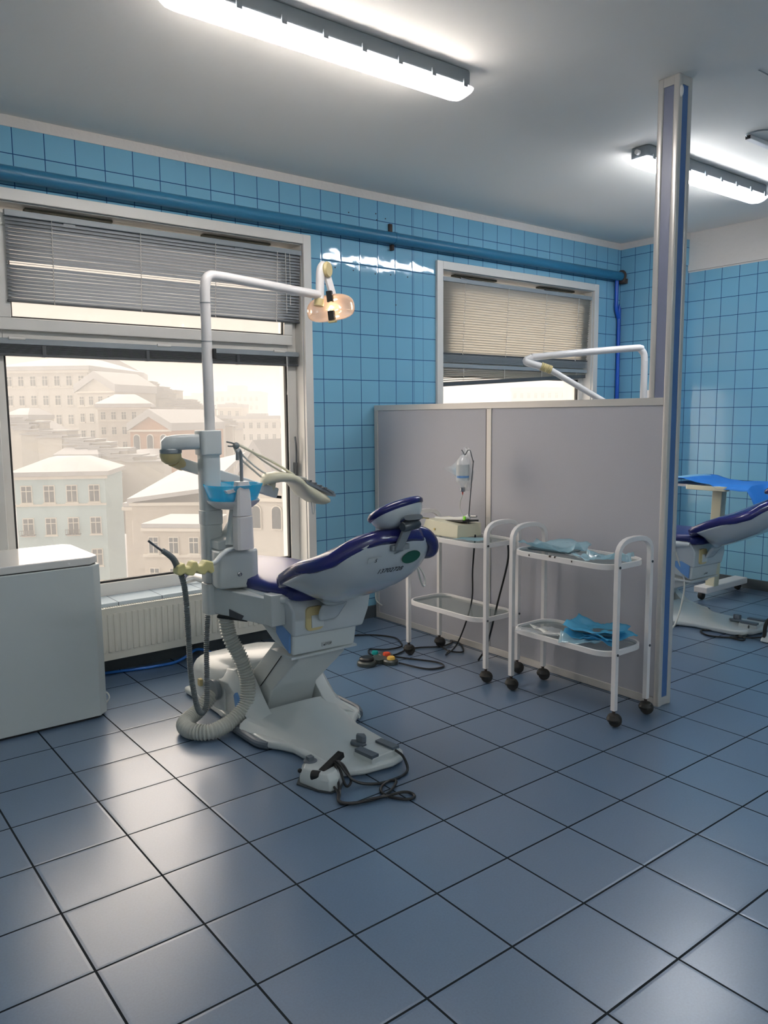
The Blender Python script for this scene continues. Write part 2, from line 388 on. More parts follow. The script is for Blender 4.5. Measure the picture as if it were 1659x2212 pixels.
struct(MB().box((W1[0]-.06, WY-.11, .385), (W1[1]+.06, WY+.10, .412)).build('trim_2', 'sill'))
MBs = MB().box((W2[0]-.06, WY-.11, .385), (W2[1]+.06, WY+.10, .412)); struct(MBs.build('trim_3', 'sill'))

# ------------------------------------------------------------------ venetian blinds
def blind(name, label, x0, x1, ytop, ztop, ybot, zbot, n, slat_m, ang, bow=0., openk=None, cords=(.13, .40, .66, .9), tassel=True):
    t = thing(name, label, 'blind', ((x0+x1)/2, ytop, ztop))
    MB().box((x0, ytop-.014, ztop-.004), (x1, ytop+.014, ztop+.026)).build('head_rail', 'blind_grey', t, bevel=.002)
    m = MB()
    for i in range(n):
        f = (i+.6)/n; y = ytop+(ybot-ytop)*f; z = ztop-.004+(zbot+.012-ztop)*f
        a = math.radians(ang if i != openk else ang-45)
        jit = (noise.noise(V((i*.7, x0, 3)))-.0)*.0025
        rows = []
        for k in range(5):
            s = (k/4-.5)*.025; c = (1-(2*k/4-1)**2)*.0022
            dy = s*math.cos(a)-c*math.sin(a); dz = s*math.sin(a)+c*math.cos(a)
            row = []
            for q in range(7):
                X = x0+.004+(x1-x0-.008)*q/6
                row.append((X, y+dy, z+dz+jit*math.sin(q*1.3+i)))
            rows.append(row)
        m.grid(rows)
    m.build('slats', slat_m, t, solid=.0006)
    MB().box((x0, ybot-.011, zbot), (x1, ybot+.011, zbot+.012)).build('bottom_rail', 'blind_dark', t, bevel=.003)
    for f in cords:
        X = x0+(x1-x0)*f; k = 2*n; pts = []
        for i in range(k+1):
            g = i/k; pts.append((X, ytop+(ybot-ytop)*g-.013+(.004 if i % 2 else -.004), ztop+(zbot-ztop)*g))
        MB().tube(pts, .0022, 5).build('ladder_cord', 'cord', t)
    if tassel:
        MB().tube([(x1-.12, ytop-.018, ztop), (x1-.12, ytop-.02, zbot+.05)], .0018, 5).build('pull_cord', 'cord', t); MB().tube([(x1-.09, ytop-.018, ztop), (x1-.092, ytop-.02, zbot+.1)], .0018, 5).build('pull_cord', 'cord', t)
    return t
blind('venetian_blind', 'lowered grey venetian blind on the upper sash of the large window, left', .455, 2.187, .602, 2.432, .634, 2.012, 23, 'alu_blind', 52, openk=12)
blind('venetian_blind', 'pale backlit venetian blind on the upper sash of the window above the partition', 3.395, 5.115, .602, 2.395, .632, 1.872, 27, 'slat_tr', -48, tassel=False)
t = [o for o in C.objects if o.name.startswith('venetian_blind') and not o.parent][-1]
m = MB()
for i in range(11): m.box((3.40, .622+.001*(i % 2), 1.815+i*.0052), (5.11, .644, 1.8178+i*.0052))
m.build('stacked_slats', 'blind_grey', t)
# pulled-up blind of the large lower pane
t = thing('venetian_blind', 'dark venetian blind pulled up tight above the city view', 'blind', (1.3, .655, 1.80))
MB().box((.39, .640, 1.802), (2.185, .668, 1.832)).build('head_rail', 'blind_grey', t, bevel=.002)
m = MB()
for i in range(9): m.box((.39, .643, 1.757+i*.005), (2.18, .666, 1.7595+i*.005))
m.build('slats', 'blind_dark', t)
MB().box((.39, .641, 1.742), (2.18, .668, 1.755)).build('bottom_rail', 'blind_dark', t, bevel=.003)
MB().tube([(2.09, .635, 1.80), (2.09, .632, 1.62), (2.085, .632, 1.56)], .003, 6).build('pull_cord', 'cord', t)
for X in (.62, 1.18, 1.75, 2.1): MB().box((X-.009, .639, 1.74), (X+.009, .670, 1.80)).build('ladder_strap', 'blind_dark', t)
# collapsed, slanting blind behind the partition
t = thing('venetian_blind', 'collapsed slanting venetian blind with a dark bottom rail, low in the window above the partition', 'blind', (4.3, .64, 1.78))
MB().box((3.40, .628, 1.775), (5.12, .656, 1.805)).build('head_rail', 'blind_grey', t, bevel=.002)
m = MB()
for i in range(7):
    f = (i+.7)/7; zl = 1.772-(1.772-1.655)*f; zr = 1.772-(1.772-1.757)*f
    m.grid([[(3.40+(5.11-3.40)*q/6, .642+s*.010, zl+(zr-zl)*q/6+s*.004) for q in range(7)] for s in (-1, 0, 1)])
m.build('slats', 'slat_tr', t, solid=.0006)
m = MB(); m.bar((3.385, .64, 1.645), (5.10, .64, 1.748), .026, .030); m.build('bottom_rail', 'blind_dark', t, bevel=.004)
for f in (.14, .4, .66, .92): X = 3.40+1.71*f; MB().tube([(X, .63, 1.79), (X, .63, 1.64+.10*f)], .002, 5).build('ladder_cord', 'cord', t)
# ------------------------------------------------------------------ pipes on the wall
t = thing('heating_pipe', 'long blue painted pipe running under the ceiling along the window wall', 'pipe', (2.2, .54, 2.62))
MB().tube([(XL+.02, .545, 2.618), (5.46, .545, 2.618)], .037, 18).build('pipe', 'pipe', t)
m = MB(); m.tube([(2.898, .545, 2.618), (2.918, .545, 2.618)], .0405, 18); m.build('pipe_clamp', 'pipe', t)
MB().box((2.905, .570, 2.545), (2.925, .60, 2.583)).build('bracket', 'rust', t, bevel=.002); MB().box((2.893, .583, 2.652), (2.92, .5995, 2.72)).build('bracket', 'rust', t, bevel=.002)
m = MB(); m.lathe([(.045, 0), (.055, .01), (.04, .02)], (5.45, .545, 2.618), (1, 0, 0)); m.box((5.47, .52, 2.56), (5.519, .58, 2.60)); m.build('pipe_seal', 'rust', t)
tag(MB().tube([(5.425, .565, 2.60), (5.425, .565, 2.40), (5.430, .567, 2.34), (5.475, .575, 2.26), (5.482, .575, 2.20), (5.48, .575, .09)], .017, 12, sm=5).build('drain_pipe', 'pipe_blue'),
    'bright blue vertical pipe in the tiled corner behind the partition', 'pipe')

# ------------------------------------------------------------------ radiator
t = thing('radiator', 'white ribbed panel radiator under the large window', 'radiator', (1.2, .5, .09))
x0, x1, y0, z0, z1 = .33, 1.885, .445, .105, .392
m = MB(); m.box((x0, y0, z0), (x1, y0+.012, z1))
n = 44; 
for i in range(n):
    X = x0+.03+(x1-x0-.06)*(i+.5)/n
    m.loft([[(X-w, y0-d, z0+.045), (X+w, y0-d, z0+.045), (X+w, y0-d, z1-.03), (X-w, y0-d, z1-.03)] for w, d in ((.0125, -.001), (.008, .006))])
m.build('front_panel', 'radiator', t, bevel=.003)
MB().box((x0+.01, y0+.085, z0), (x1-.01, y0+.095, z1)).build('back_panel', 'radiator', t)
MB().box((x0, y0+.012, z0-.0), (x0+.012, y0+.09, z1)).build('side_panel', 'radiator', t, bevel=.003); MB().box((x1-.012, y0+.012, z0), (x1, y0+.09, z1)).build('side_panel', 'radiator', t, bevel=.003)
m = MB(); m.box((x0, y0, z1-.004), (x1, y0+.01, z1+.004)); m.box((x0, y0+.082, z1-.004), (x1, y0+.092, z1+.004))
for i in range(120): X = x0+.01+(x1-x0-.02)*i/119; m.box((X-.0035, y0+.01, z1-.004), (X+.0035, y0+.082, z1+.002))
m.build('top_grille', 'radiator', t)
for X in (.7, 1.6): MB().box((X-.015, y0+.095, .12), (X+.015, WY+.001, .36)).build('bracket', 'radiator', t)

# ------------------------------------------------------------------ ceiling lamps
def ceiling_lamp(label, x0, x1, y, em, lit=True):
    t = thing('ceiling_lamp', label, 'lamp', ((x0+x1)/2, y, CEIL), None)
    m = MB(); m.prism(rrect(x0+.01, y-.062, x1-.01, y+.062, .03), 'z', CEIL-.066, CEIL-.001); 
    m.build('housing', 'grey_pl', t, bevel=.008)
    rings = []
    for X, k in ((x0, .55), (x0+.02, .9), (x0+.05, 1), (x1-.05, 1), (x1-.02, .9), (x1, .55)):
        rings.append([(X, y+.066*math.cos(a)*(1 if k > .8 else .9), CEIL-.066-abs(math.sin(a))**.8*.042*k) for a in [PI+PI*q/12 for q in range(13)]])
    MB().loft(rings, caps=True).build('diffuser_cover', 'lampglass', t)
    for s in (-.030, .030): MB().tube([(x0+.045, y+s, CEIL-.082), (x1-.045, y+s, CEIL-.082)], .017, 12).build('fluorescent_tube', em, t)
    for i in range(8):
        X = x0+.06+(x1-x0-.12)*i/7
        for s in (-1, 1): MB().box((X-.011, y+s*.068-.004, CEIL-.078), (X+.011, y+s*.068+.004, CEIL-.048)).build('clip', 'grey_pl', t, bevel=.001)
    m = MB(); m.box((x0+.02, y-.055, CEIL-.0675), (x1-.02, y+.055, CEIL-.0655)); m.build('reflector_plate', 'metal_w', t)
    return t
ceiling_lamp('long lit fluorescent ceiling lamp running over the dental chair', .62, 2.01, -1.075, 'tube_light')
t = ceiling_lamp('lit fluorescent ceiling lamp crossing behind the tall partition post', 3.42, 4.80, -1.0, 'tube_light2')
m = MB(); m.lathe([(.014, 0), (.014, .02), (.009, .022)], (3.43, -1.0, CEIL-.035), (-1, 0, 0)); m.build('cable_gland', 'metal_w', t)
t = thing('cable_trunking', 'white cable trunking on the ceiling at the right edge', 'trunking', (4.4, -1.45, CEIL))
MB().box((3.76, -1.475, CEIL-.022), (5.6, -1.44, CEIL-.0005)).build('trunking_body', 'metal_w', t, bevel=.002)
MB().box((3.755, -1.47, CEIL-.02), (3.762, -1.445, CEIL-.004)).build('end_cap', 'black', t)
MB().tube([(3.76, -1.45, CEIL-.006), (3.72, -1.48, CEIL-.006), (3.76, -1.58, CEIL-.006), (4.1, -1.75, CEIL-.006)], .004, 6, sm=5).build('wire', 'grey_pl', t)
M['tube_fill'] = emitter('rear_fill_tube', (.84, .93, .98, 1), 50.)  # tubes of two added fill lamps, out of view, brightening the chair's near side
ceiling_lamp('added fluorescent fill lamp, unseen behind the viewpoint on the left', -1.9, -.6, -5.2, 'tube_fill')
ceiling_lamp('added fluorescent fill lamp, unseen behind the viewpoint on the right', 2.2, 3.5, -5.2, 'tube_fill')
# ------------------------------------------------------------------ partition
t = thing('partition', 'chest-high grey laminate partition with aluminium frame and a tall corner post', 'partition', (2.79, -.55, 0))
px0, px1, yb, ye, pz = 2.745, 2.845, .583, -1.674, 1.492
def laminate(y0, y1): return MB().box((px0+.006, y0, .04), (px1-.006, y1, pz-.035)).build('panel', 'lam', t)
laminate(-.497, yb-.035); laminate(ye+.028, -.537)
m = MB(); m.box((px0, ye+.0285, pz-.036), (px1, yb, pz)); m.build('top_rail', 'alu', t, bevel=.002)
MB().box((px0, ye+.0285, .002), (px1, yb, .042)).build('bottom_rail', 'alu', t, bevel=.002)
MB().box((px0, yb-.036, .042), (px1, yb, pz-.036)).build('upright', 'alu', t, bevel=.002)
MB().box((px0, -.5365, .042), (px1, -.4975, pz-.036)).build('upright', 'alu', t, bevel=.002)
MB().box((px0-.0006, -.4975, .045), (px0+.004, -.4945, pz-.04)).build('joint', 'gasket', t)
# tall post: laminate faces between rounded aluminium corners
post = MB(); q = .030
xa, xb, ya, yb2 = px0, px1+.006, ye-.001, ye+.108
for X in (xa, xb-q):
    for Y in (ya, yb2-q): 
        lo = pz if (X == xa and Y != ya) else .001
        post.prism(rrect(X, Y, X+q, Y+q, .006, 3), 'z', lo, CEIL-.001)
po = post.build('corner_post', 'alu', t)
for z0p, z1p in ((.002, .042), (CEIL-.04, CEIL-.001)):
    sub(MB().box((xa+.002, ya+.002, z0p), (xb-.002, yb2-.002, z1p)).build('post_cap', 'alu'), po)
sub(MB().box((xa+.005, ya+q, pz), (xa+.02, yb2-q, CEIL-.04)).build('side_infill', 'lam_shaded'), po)
sub(MB().box((xa+q, ya+.005, .042), (xb-q, ya+.02, CEIL-.04)).build('end_infill', 'lam_end'), po)
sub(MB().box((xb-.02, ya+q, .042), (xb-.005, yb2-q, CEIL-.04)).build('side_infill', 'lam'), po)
m = MB(); m.ball((xa+.012, ya-.001, CEIL-.075), .012); m.v = [((x-xa-.012)*.7+xa+.012, y, (z-CEIL+.075)*2.2+CEIL-.075) for x, y, z in m.v]; sub(m.build('cover_plug', 'metal_w'), po)

# ------------------------------------------------------------------ cabinet at left
t = thing('cabinet', 'low pale grey cabinet with chamfered corner and glossy lid at the left edge', 'cabinet', (.1, .2, 0))
fp = [(-.75, -.085), (.585, -.085), (.628, -.042), (.628, .36), (.585, .40), (-.75, .40)]
MB().prism(fp, 'z', .012, .738).build('body', 'cabinet', t, bevel=.004)
fp2 = [(-.755, -.075), (.578, -.075), (.622, -.030), (.622, .375), (.585, .415), (-.755, .415)]
MB().prism(fp2, 'z', .742, .778).build('lid', 'cab_top', t, bevel=.006, seg=3)
MB().prism([(-.74, -.07), (.575, -.07), (.61, -.035), (.61, .35), (.575, .39), (-.74, .39)], 'z', .0, .745).build('plinth', 'black', t)
m = MB(); m.ball((.48, -.0755, .757), .006)
m.v = [(x, (y+.0755)*.3-.0755, z) for x, y, z in m.v]; m.build('stud', 'metal_w', t)
for z in (.56, .20): MB().lathe([(.005, -.0005), (.005, .001)], (.628, .0, z), (1, 0, 0), n=10).build('screw_hole', 'ink', t)
tag(MB().tube([(.62, .06, .06), (.655, .05, .075), (.668, .04, .045), (.64, .05, .012), (.60, .06, .03)], .004, 8, sm=5).build('cable_loop', 'paper'), 'short white cable loop sticking out beside the cabinet', 'cable')
t = thing('water_hose', 'thin blue hose on the floor under the radiator', 'hose', (1.1, .5, 0))
MB().tube([(.76, .545, .012), (.90, .518, .010), (1.06, .48, .010), (1.19, .47, .012), (1.27, .485, .03), (1.345, .52, .045), (1.40, .50, .035), (1.44, .42, .012), (1.46, .25, .010)], .0085, 10, sm=6).build('hose', 'cable_blue', t)
MB().tube([(.70, .50, .012), (.745, .505, .012)], .010, 10).build('fitting', 'brass', t)
MB().tube([(.745, .505, .012), (.76, .53, .012), (.765, .545, .012)], .007, 10).build('end_piece', 'cable_blue', t)

# ------------------------------------------------------------------ dental chair
def sup(cx, cy, cz, w, h, n, ex, tilt=(0, 0)):   # superellipse ring in a tilted x / normal plane
    out = []
    for k in range(n):
        a = 2*PI*k/n; c, s = math.cos(a), math.sin(a)
        u = math.copysign(abs(c)**ex, c)*w; v = math.copysign(abs(s)**ex, s)*h
        out.append((cx+u, cy+v*tilt[0], cz+v*tilt[1]))
    return out

def dental_chair(ox, oy, dz, label, first=True):
    X = lambda x: x+ox
    Y = lambda y: y+oy
    t = thing('dental_chair', label, 'dental chair', (X(1.28), Y(-.65), 0))
    # --- base plate
    out = [(1.09, -1.27), (1.078, -1.02), (1.05, -.955), (1.015, -.90), (1.008, -.60), (1.03, -.40), (1.03, -.02), (1.53, -.02), (1.53, -.35), (1.562, -.47), (1.558, -.83), (1.545, -.865), (1.50, -.90), (1.448, -.955), (1.432, -1.25), (1.425, -1.33), (1.395, -1.372), (1.33, -1.388), (1.20, -1.372), (1.12, -1.335)]
    m = MB(); m.prism([(X(a), Y(b)) for a, b in out], 'z', .003, .040)
    base = m.build('base_plate', 'white', t, bevel=.016, seg=3)
    m = MB()   # raised deck rising toward the motor housing
    rows = []
    prof = [(-1.30, .038), (-1.15, .044), (-1.0, .052), (-.85, .062), (-.76, .072), (-.70, .09)]
    for y, z in prof:
        w = .135 if y < -.95 else .15+.1*(y+.95)/.25
        rows.append([(X(1.262-w-.03), Y(y), .036), (X(1.262-w), Y(y), z*.6+.022), (X(1.262-w*.6), Y(y), z), (X(1.262), Y(y), z), (X(1.262+w*.6), Y(y), z), (X(1.262+w), Y(y), z*.6+.022), (X(1.262+w+.03), Y(y), .036)])
    m.grid(rows); m.build('deck', 'white', t, subd=1)
    # --- motor housing and side cheeks
    m = MB()
    def ring(y, w, h, e=.35): return [(X(1.28+math.copysign(abs(math.cos(a))**e, math.cos(a))*w), Y(y), .02+h*abs(math.sin(a))**e) for a in [PI*q/12 for q in range(13)]]
    m.loft([ring(-.005, .15, .10), ring(-.02, .20, .15), ring(-.10, .232, .20), ring(-.20, .245, .222), ring(-.44, .248, .232), ring(-.47, .240, .222)])
    m.build('motor_housing', 'white', t, bevel=.004)
    for s in (-1, 1):
        xo, xi = (1.035, 1.148) if s < 0 else (1.525, 1.432)
        outer = [(-.42, .02), (-.42, .222), (-.52, .235), (-.60, .18), (-.68, .10), (-.76, .055), (-.90, .036), (-.90, .02)]
        inner = [(-.42, .02), (-.42, .225), (-.52, .245), (-.585, .21), (-.66, .135), (-.72, .085), (-.80, .050), (-.80, .02)]
        mid = [((a[0]+b[0])/2, (a[1]+b[1])/2+.006) for a, b in zip(outer, inner)]
        rings = [[(X(x), Y(p), q*k) for p, q in P] for x, P, k in ((xo-.012*s*-1*-1, outer, .55), (xo, outer, .8), ((xo*2+xi)/3, mid, 1), (xi, inner, 1))]
        m = MB().loft(rings); m.build('side_cheek', 'white', t, bevel=.006, seg=2, angle=50)
    # rubber bumpers along the base sides
    for s in (-1, 1):
        xs = 1.006 if s < 0 else 1.564; e = -.008*s
        ys = (-.52, -.60, -.78, -.86, -.905) if s < 0 else (-.45, -.52, -.76, -.82, -.862)
        m = MB().tube([(X(xs), Y(ys[0]), .020), (X(xs+s*.008), Y(ys[1]), .022), (X(xs+s*.008), Y(ys[2]), .022), (X(xs+s*.002), Y(ys[3]), .020), (X(xs-s*.022), Y(ys[4]), .018)], .018, 10, sm=4)
        m.build('bumper', 'grey_rub', t)
    sub(MB().prism(rrect(Y(-.245), .10, Y(-.215), .135, .006), 'x', X(1.022), X(1.038)).build('socket', 'yellowed'), base)
    m = MB(); m.lathe([(.001, 0), (.042, .0), (.05, .012), (.05, .03), (.042, .03)], (X(1.03), Y(-.42), .135), (-1, -.1, 0)); m.build('hose_collar', 'grey_pl', t)
    sub(MB().prism([(Y(-.60), .095), (Y(-.625), .10), (Y(-.63), .135), (Y(-.60), .165), (Y(-.585), .15)], 'x', X(1.030), X(1.044)).build('blue_plate', 'blue_panel'), base)
    # foot joystick and pedals on the deck
    j = MB().prism([(X(1.265), Y(-1.175)), (X(1.285), Y(-1.155)), (X(1.325), Y(-1.195)), (X(1.31), Y(-1.235)), (X(1.285), Y(-1.235))], 'z', .045, .062)
    j.prism([(X(1.285), Y(-1.19)), (X(1.30), Y(-1.175)), (X(1.325), Y(-1.20)), (X(1.312), Y(-1.23)), (X(1.293), Y(-1.225))], 'z', .06, .092)
    j.build('foot_joystick', 'grey_rub', t, bevel=.006)
    R = Matrix.Translation((X(1.305), Y(-1.30), .0)) @ Matrix.Rotation(math.radians(6), 4, 'Z')
    m = MB(); m.box((-.075, -.062, .03), (.075, .055, .062), R); fc = m.build('foot_switch', 'white', t, bevel=.006)
    for xx in (-.058, .058):
        sub(MB().prism([(xx-.019, -.060), (xx+.019, -.060), (xx+.017, .045), (xx-.017, .045)], 'z', .058, .072, R).build('pedal', 'grey_rub'), fc)
    m = MB(); 
    for k in range(9): a = random.random(); m.box((X(1.20+.05*a), Y(-1.12-.012*k+.02), .0505), (X(1.20+.05*a+.02), Y(-1.12-.012*k+.023), .0512))
    # --- lifting arm
    pr = [(-.42, .06), (-.645, .058), (-.690, .168), (-.925, .365+dz), (-.945, .43+dz), (-.80, .475+dz), (-.66, .35+dz*.7), (-.53, .235), (-.42, .16)]
    arm = MB().prism([(Y(a), b) for a, b in pr], 'x', X(1.170), X(1.418)).build('lift_arm', 'white', t, bevel=.008, seg=3)
    a = MB(); a.bar((X(1.169), Y(-.590), .165), (X(1.169), Y(-.835), .40+dz), .003, .004, (1, 0, 0)); sub(a.build('cover_seam', 'ink'), arm)
    # --- lower carriage with the STOP label
    Z = lambda z: z+dz
    pr = [(-.965, .400), (-.965, .50), (-.78, .56), (-.70, .56), (-.84, .44), (-.945, .385)]
    car = MB(); 
    car.loft([[(X(1.122), Y(-.965), Z(.405)), (X(1.445), Y(-.965), Z(.400)), (X(1.445), Y(-.80), Z(.41)), (X(1.122), Y(-.80), Z(.44))],
              [(X(1.122), Y(-.975), Z(.50)), (X(1.455), Y(-.975), Z(.495)), (X(1.455), Y(-.70), Z(.495)), (X(1.11), Y(-.70), Z(.51))]])
    car = car.build('lower_carriage', 'white', t, bevel=.012, seg=3)
    sub(MB().box((X(1.112), Y(-.973), Z(.394)), (X(1.452), Y(-.80), Z(.404))).build('skirt_edge', 'white'), car)
    sub(MB().prism([(Y(-.955), Z(.42)), (Y(-.96), Z(.505)), (Y(-.90), Z(.53)), (Y(-.85), Z(.525)), (Y(-.85), Z(.49)), (Y(-.90), Z(.45))], 'x', X(1.111), X(1.119)).build('blue_plate', 'blue_panel'), car)
    sub(MB().box((X(1.268), Y(-.9735), Z(.425)), (X(1.318), Y(-.966), Z(.442))).build('label', 'stick_w'), car)
    tx = text('\u25b3STOP' if False else 'STOP', car, 'stop_lettering', (X(1.297), Y(-.9745), Z(.4335)), (1, 0, 0), (0, 0, 1), .0145, 'ink', .2)
    m = MB(); m.loft([[(X(1.273), Y(-.9745), Z(.4285)), (X(1.281), Y(-.9745), Z(.4285)), (X(1.277), Y(-.9745), Z(.437))], [(X(1.273), Y(-.972), Z(.4285)), (X(1.281), Y(-.972), Z(.4285)), (X(1.277), Y(-.972), Z(.437))]]); sub(m.build('warning_triangle', 'ink'), car)
    # --- upper seat carriage
    m = MB()
    m.loft([[(X(1.118), Y(-.985), Z(.492)), (X(1.482), Y(-.985), Z(.485)), (X(1.482), Y(-.50), Z(.49)), (X(1.105), Y(-.50), Z(.50))],
            [(X(1.115), Y(-.990), Z(.60)), (X(1.515), Y(-.985), Z(.56)), (X(1.515), Y(-.45), Z(.56)), (X(1.09), Y(-.45), Z(.60))],
            [(X(1.10), Y(-.965), Z(.655)), (X(1.545), Y(-.965), Z(.635)), (X(1.545), Y(-.15), Z(.635)), (X(1.07), Y(-.15), Z(.655))]])
    uc = m.build('seat_carriage', 'shell', t, bevel=.014, seg=3)
    sub(MB().prism([(X(a), Z(b)) for a, b in rrect(1.175, .512, 1.262, .615, .022)], 'y', Y(-.996), Y(-.985)).build('handle_plate', 'yellowed'), uc)
    sub(MB().prism([(X(1.20), Z(.525)), (X(1.26), Z(.525)), (X(1.26), Z(.578)), (X(1.20), Z(.578))], 'y', Y(-1.001), Y(-.990)).build('hinge_block', 'white'), uc)
    # --- seat cushion and leg rest (toward the window)
    rings = []
    for y, w, z, h in ((-.985, .12, .69, .02), (-.96, .19, .69, .030), (-.85, .225, .688, .036), (-.55, .235, .680, .040), (-.30, .225, .668, .042), (-.12, .20, .655, .042), (.02, .185, .635, .04), (.10, .175, .61, .04), (.20, .15, .57, .035), (.235, .10, .555, .02)):
        rings.append(sup(X(1.295), Y(y), Z(z), w, h, 20, .55, (0, 1)))
    MB().loft(rings).build('seat_cushion', 'navy_seat', t, angle=60)
    rings = [sup(X(1.295), Y(y), Z(z), w, h, 20, .45, (0, 1)) for y, w, z, h in ((-.96, .20, .650, .02), (-.85, .235, .648, .03), (-.30, .235, .63, .035), (-.05, .20, .61, .03), (.10, .17, .575, .03), (.2, .14, .54, .02))]
    MB().loft(rings).build('seat_shell', 'shell', t, angle=60)
    # front knee roll seen beside the spittoon
    rings = [sup(X(1.06+q*.0), Y(y), Z(z), w, h, 16, .6, (0, 1)) for q, y, w, z, h in ((0, -.78, .012, .765, .01), (0, -.80, .035, .765, .03), (0, -.86, .04, .775, .035), (0, -.93, .035, .775, .03), (0, -.96, .012, .77, .01))]
    # --- backrest shell
    cx = 1.285
    zb = lambda y: (lambda P: next((a[1]+(b[1]-a[1])*(y-a[0])/(b[0]-a[0]) for a, b in zip(P, P[1:]) if b[0] <= y <= a[0]), P[-1][1]))([(-.9, .60), (-1.0, .60), (-1.06, .635), (-1.12, .655), (-1.2, .690), (-1.3, .736), (-1.38, .783), (-1.42, .823), (-1.45, .875), (-1.47, .93), (-1.6, 1.4)])
    def width(y):
        P = [(-.9, .245), (-1.02, .252), (-1.10, .262), (-1.2, .270), (-1.3, .268), (-1.38, .245), (-1.43, .20), (-1.47, .135)]
        for a, b in zip(P, P[1:]):
            if b[0] <= y <= a[0]: return a[1]+(b[1]-a[1])*(y-a[0])/(b[0]-a[0])
        return P[-1][1]
    def ztop(y):   # cushion front surface along the spine
        P = [(-.9, .735), (-.98, .772), (-1.1, .83), (-1.2, .868), (-1.3, .914), (-1.38, .955), (-1.43, .985), (-1.48, 1.008)]
        for a, b in zip(P, P[1:]):
            if b[0] <= y <= a[0]: return a[1]+(b[1]-a[1])*(y-a[0])/(b[0]-a[0])
        return P[-1][1]
    S = [-1, -.97, -.9, -.78, -.62, -.45, -.28, -.18, 0, .18, .28, .45, .62, .78, .9, .97, 1]
    rows = []
    low = {0: .575, .18: .60, .28: .645, .45: .690, .62: .722, .78: .735, .9: .742, .97: .748, 1: .752}
    rows.append([(X(cx+.25*s), Y(-1.03-.03*(abs(s) < .3)), Z(low[abs(s)] if abs(s) > .2 else .625)) for s in S])
    for y in (-1.07, -1.12, -1.18, -1.25, -1.32, -1.385, -1.42, -1.447, -1.465, -1.478):
        w = width(y); zr = ztop(y)-.058; z0 = zb(y)
        e = 1.3 if y > -1.1 else 2. if y > -1.15 else 3.2 if y > -1.2 else 5
        rows.append([(X(cx+w*s), Y(y), Z(z0+(zr-z0)*abs(s)**e)) for s in S])
    w = width(-1.48); rows.append([(X(cx+w*s*.9), Y(-1.47), Z(.945+.004*abs(s))) for s in S])
    m = MB(); m.grid(rows)
    # tongue down to the hinge
    c = [rows[0][6], rows[0][7], rows[0][8], rows[0][9], rows[0][10]]
    tongue = [c]
    for dy, z, w in ((-.045, .592, .062), (-.03, .560, .052), (-.02, .553, .04)):
        tongue.append([(X(cx-.008+w*q/2), Y(-1.0+dy+.02), Z(z)) for q in (-2, -1, 0, 1, 2)])
    m.grid(tongue)
    bs = m.build('backrest_shell', 'shell', t, solid=.016, off=0, subd=1, angle=70)
    bs.modifiers.move(0, 0)
    m = MB(); m.loft([sup(X(1.285), Y(y), Z(z), w, h, 20, .5, (0, 1)) for y, w, z, h in ((-1.012, .15, .675, .020), (-1.002, .175, .678, .032), (-.94, .18, .68, .04))]); m.build('seat_cushion_end', 'navy_seat', t, angle=60)
    # stickers on the shell back
    def onback(x, y, nudge=.012):
        d_ = dirat(y); n_ = V((1, 0, 0)).cross(d_)
        if n_.y > 0: n_ = -n_
        return V((X(x), Y(y), Z(zb(y))))+n_*nudge
    def dirat(y): return V((0, -.04, zb(y-.02)-zb(y+.02))).normalized()
    def patch(name, mt, x, y, w, h, n=20, ang=0):
        o0 = onback(x, y); pts = []; d = dirat(y)
        for k in range(n):
            a = 2*PI*k/n; c_, s_ = math.cos(a), math.sin(a)
            if n > 8: u, v = c_*w/2, s_*h/2
            else: u, v = math.copysign(w/2, c_), math.copysign(h/2, s_)
            u, v = u*math.cos(ang)-v*math.sin(ang), u*math.sin(ang)+v*math.cos(ang)
            pts.append(o0+V((1, 0, 0))*u+d*v)
        nn = V((1, 0, 0)).cross(d).normalized()
        return sub(MB().loft([pts, [p-nn*.003 for p in pts]]).build(name, mt), bs)
    if first:
        patch('green_oval', 'green', 1.365, -1.452, .088, .055, 24, .1)
        q_ = patch('paper_label', 'stick_w', 1.185, -1.455, .06, .022, 4)
        e2 = onback(1.285, -1.33, .0165)
        # keep lettering on the curved shell
        text('13702728', bs, 'serial_number', onback(1.275, -1.430, .0145), (1, 0, 0), dirat(-1.430), .031, 'ink', .2)
        text('5', bs, 'bay_number', onback(1.187, -1.455, .0165), (1, 0, 0), dirat(-1.455), .022, 'ink', .2)
        patch('worn_mark', 'grey_pl', 1.295, -1.462, .045, .004, 12, .2)
    # --- backrest cushion
    rings = []
    sl = math.atan2(.38, 1); tl = (math.sin(sl), math.cos(sl))
    for y, k, h in ((-.955, .55, .012), (-.962, .82, .026), (-.985, .97, .034), (-1.03, 1.02, .036), (-1.12, 1.03, .036), (-1.2, 1.035, .036), (-1.3, 1.03, .036), (-1.38, 1.03, .036), (-1.43, 1.03, .034), (-1.465, 1.02, .030), (-1.488, .85, .022), (-1.496, .55, .012)):
        w = width(y)*k; zc = ztop(y)-.034
        r = sup(X(cx), Y(y), Z(zc), w, h, 28, .42, tl)
        f = max(0., 1-abs(y+1.36)/.14)
        r = [(px_, py_, pz_-.045*f*max(0, (abs(px_-X(cx))/max(w, .01)-.6)/.4)) for px_, py_, pz_ in r]
        rings.append(r)
    MB().loft(rings).build('backrest_cushion', 'navy', t, angle=60)
    # rolled shoulder at the far side of the backrest
    MB().tube([(X(1.36), Y(-1.462), Z(.975)), (X(1.43), Y(-1.458), Z(.962)), (X(1.485), Y(-1.440), Z(.925)), (X(1.515), Y(-1.410), Z(.885)), (X(1.522), Y(-1.37), Z(.868)), (X(1.515), Y(-1.32), Z(.865))], [.024, .031], 16, sm=5).build('shoulder_roll', 'navy', t)
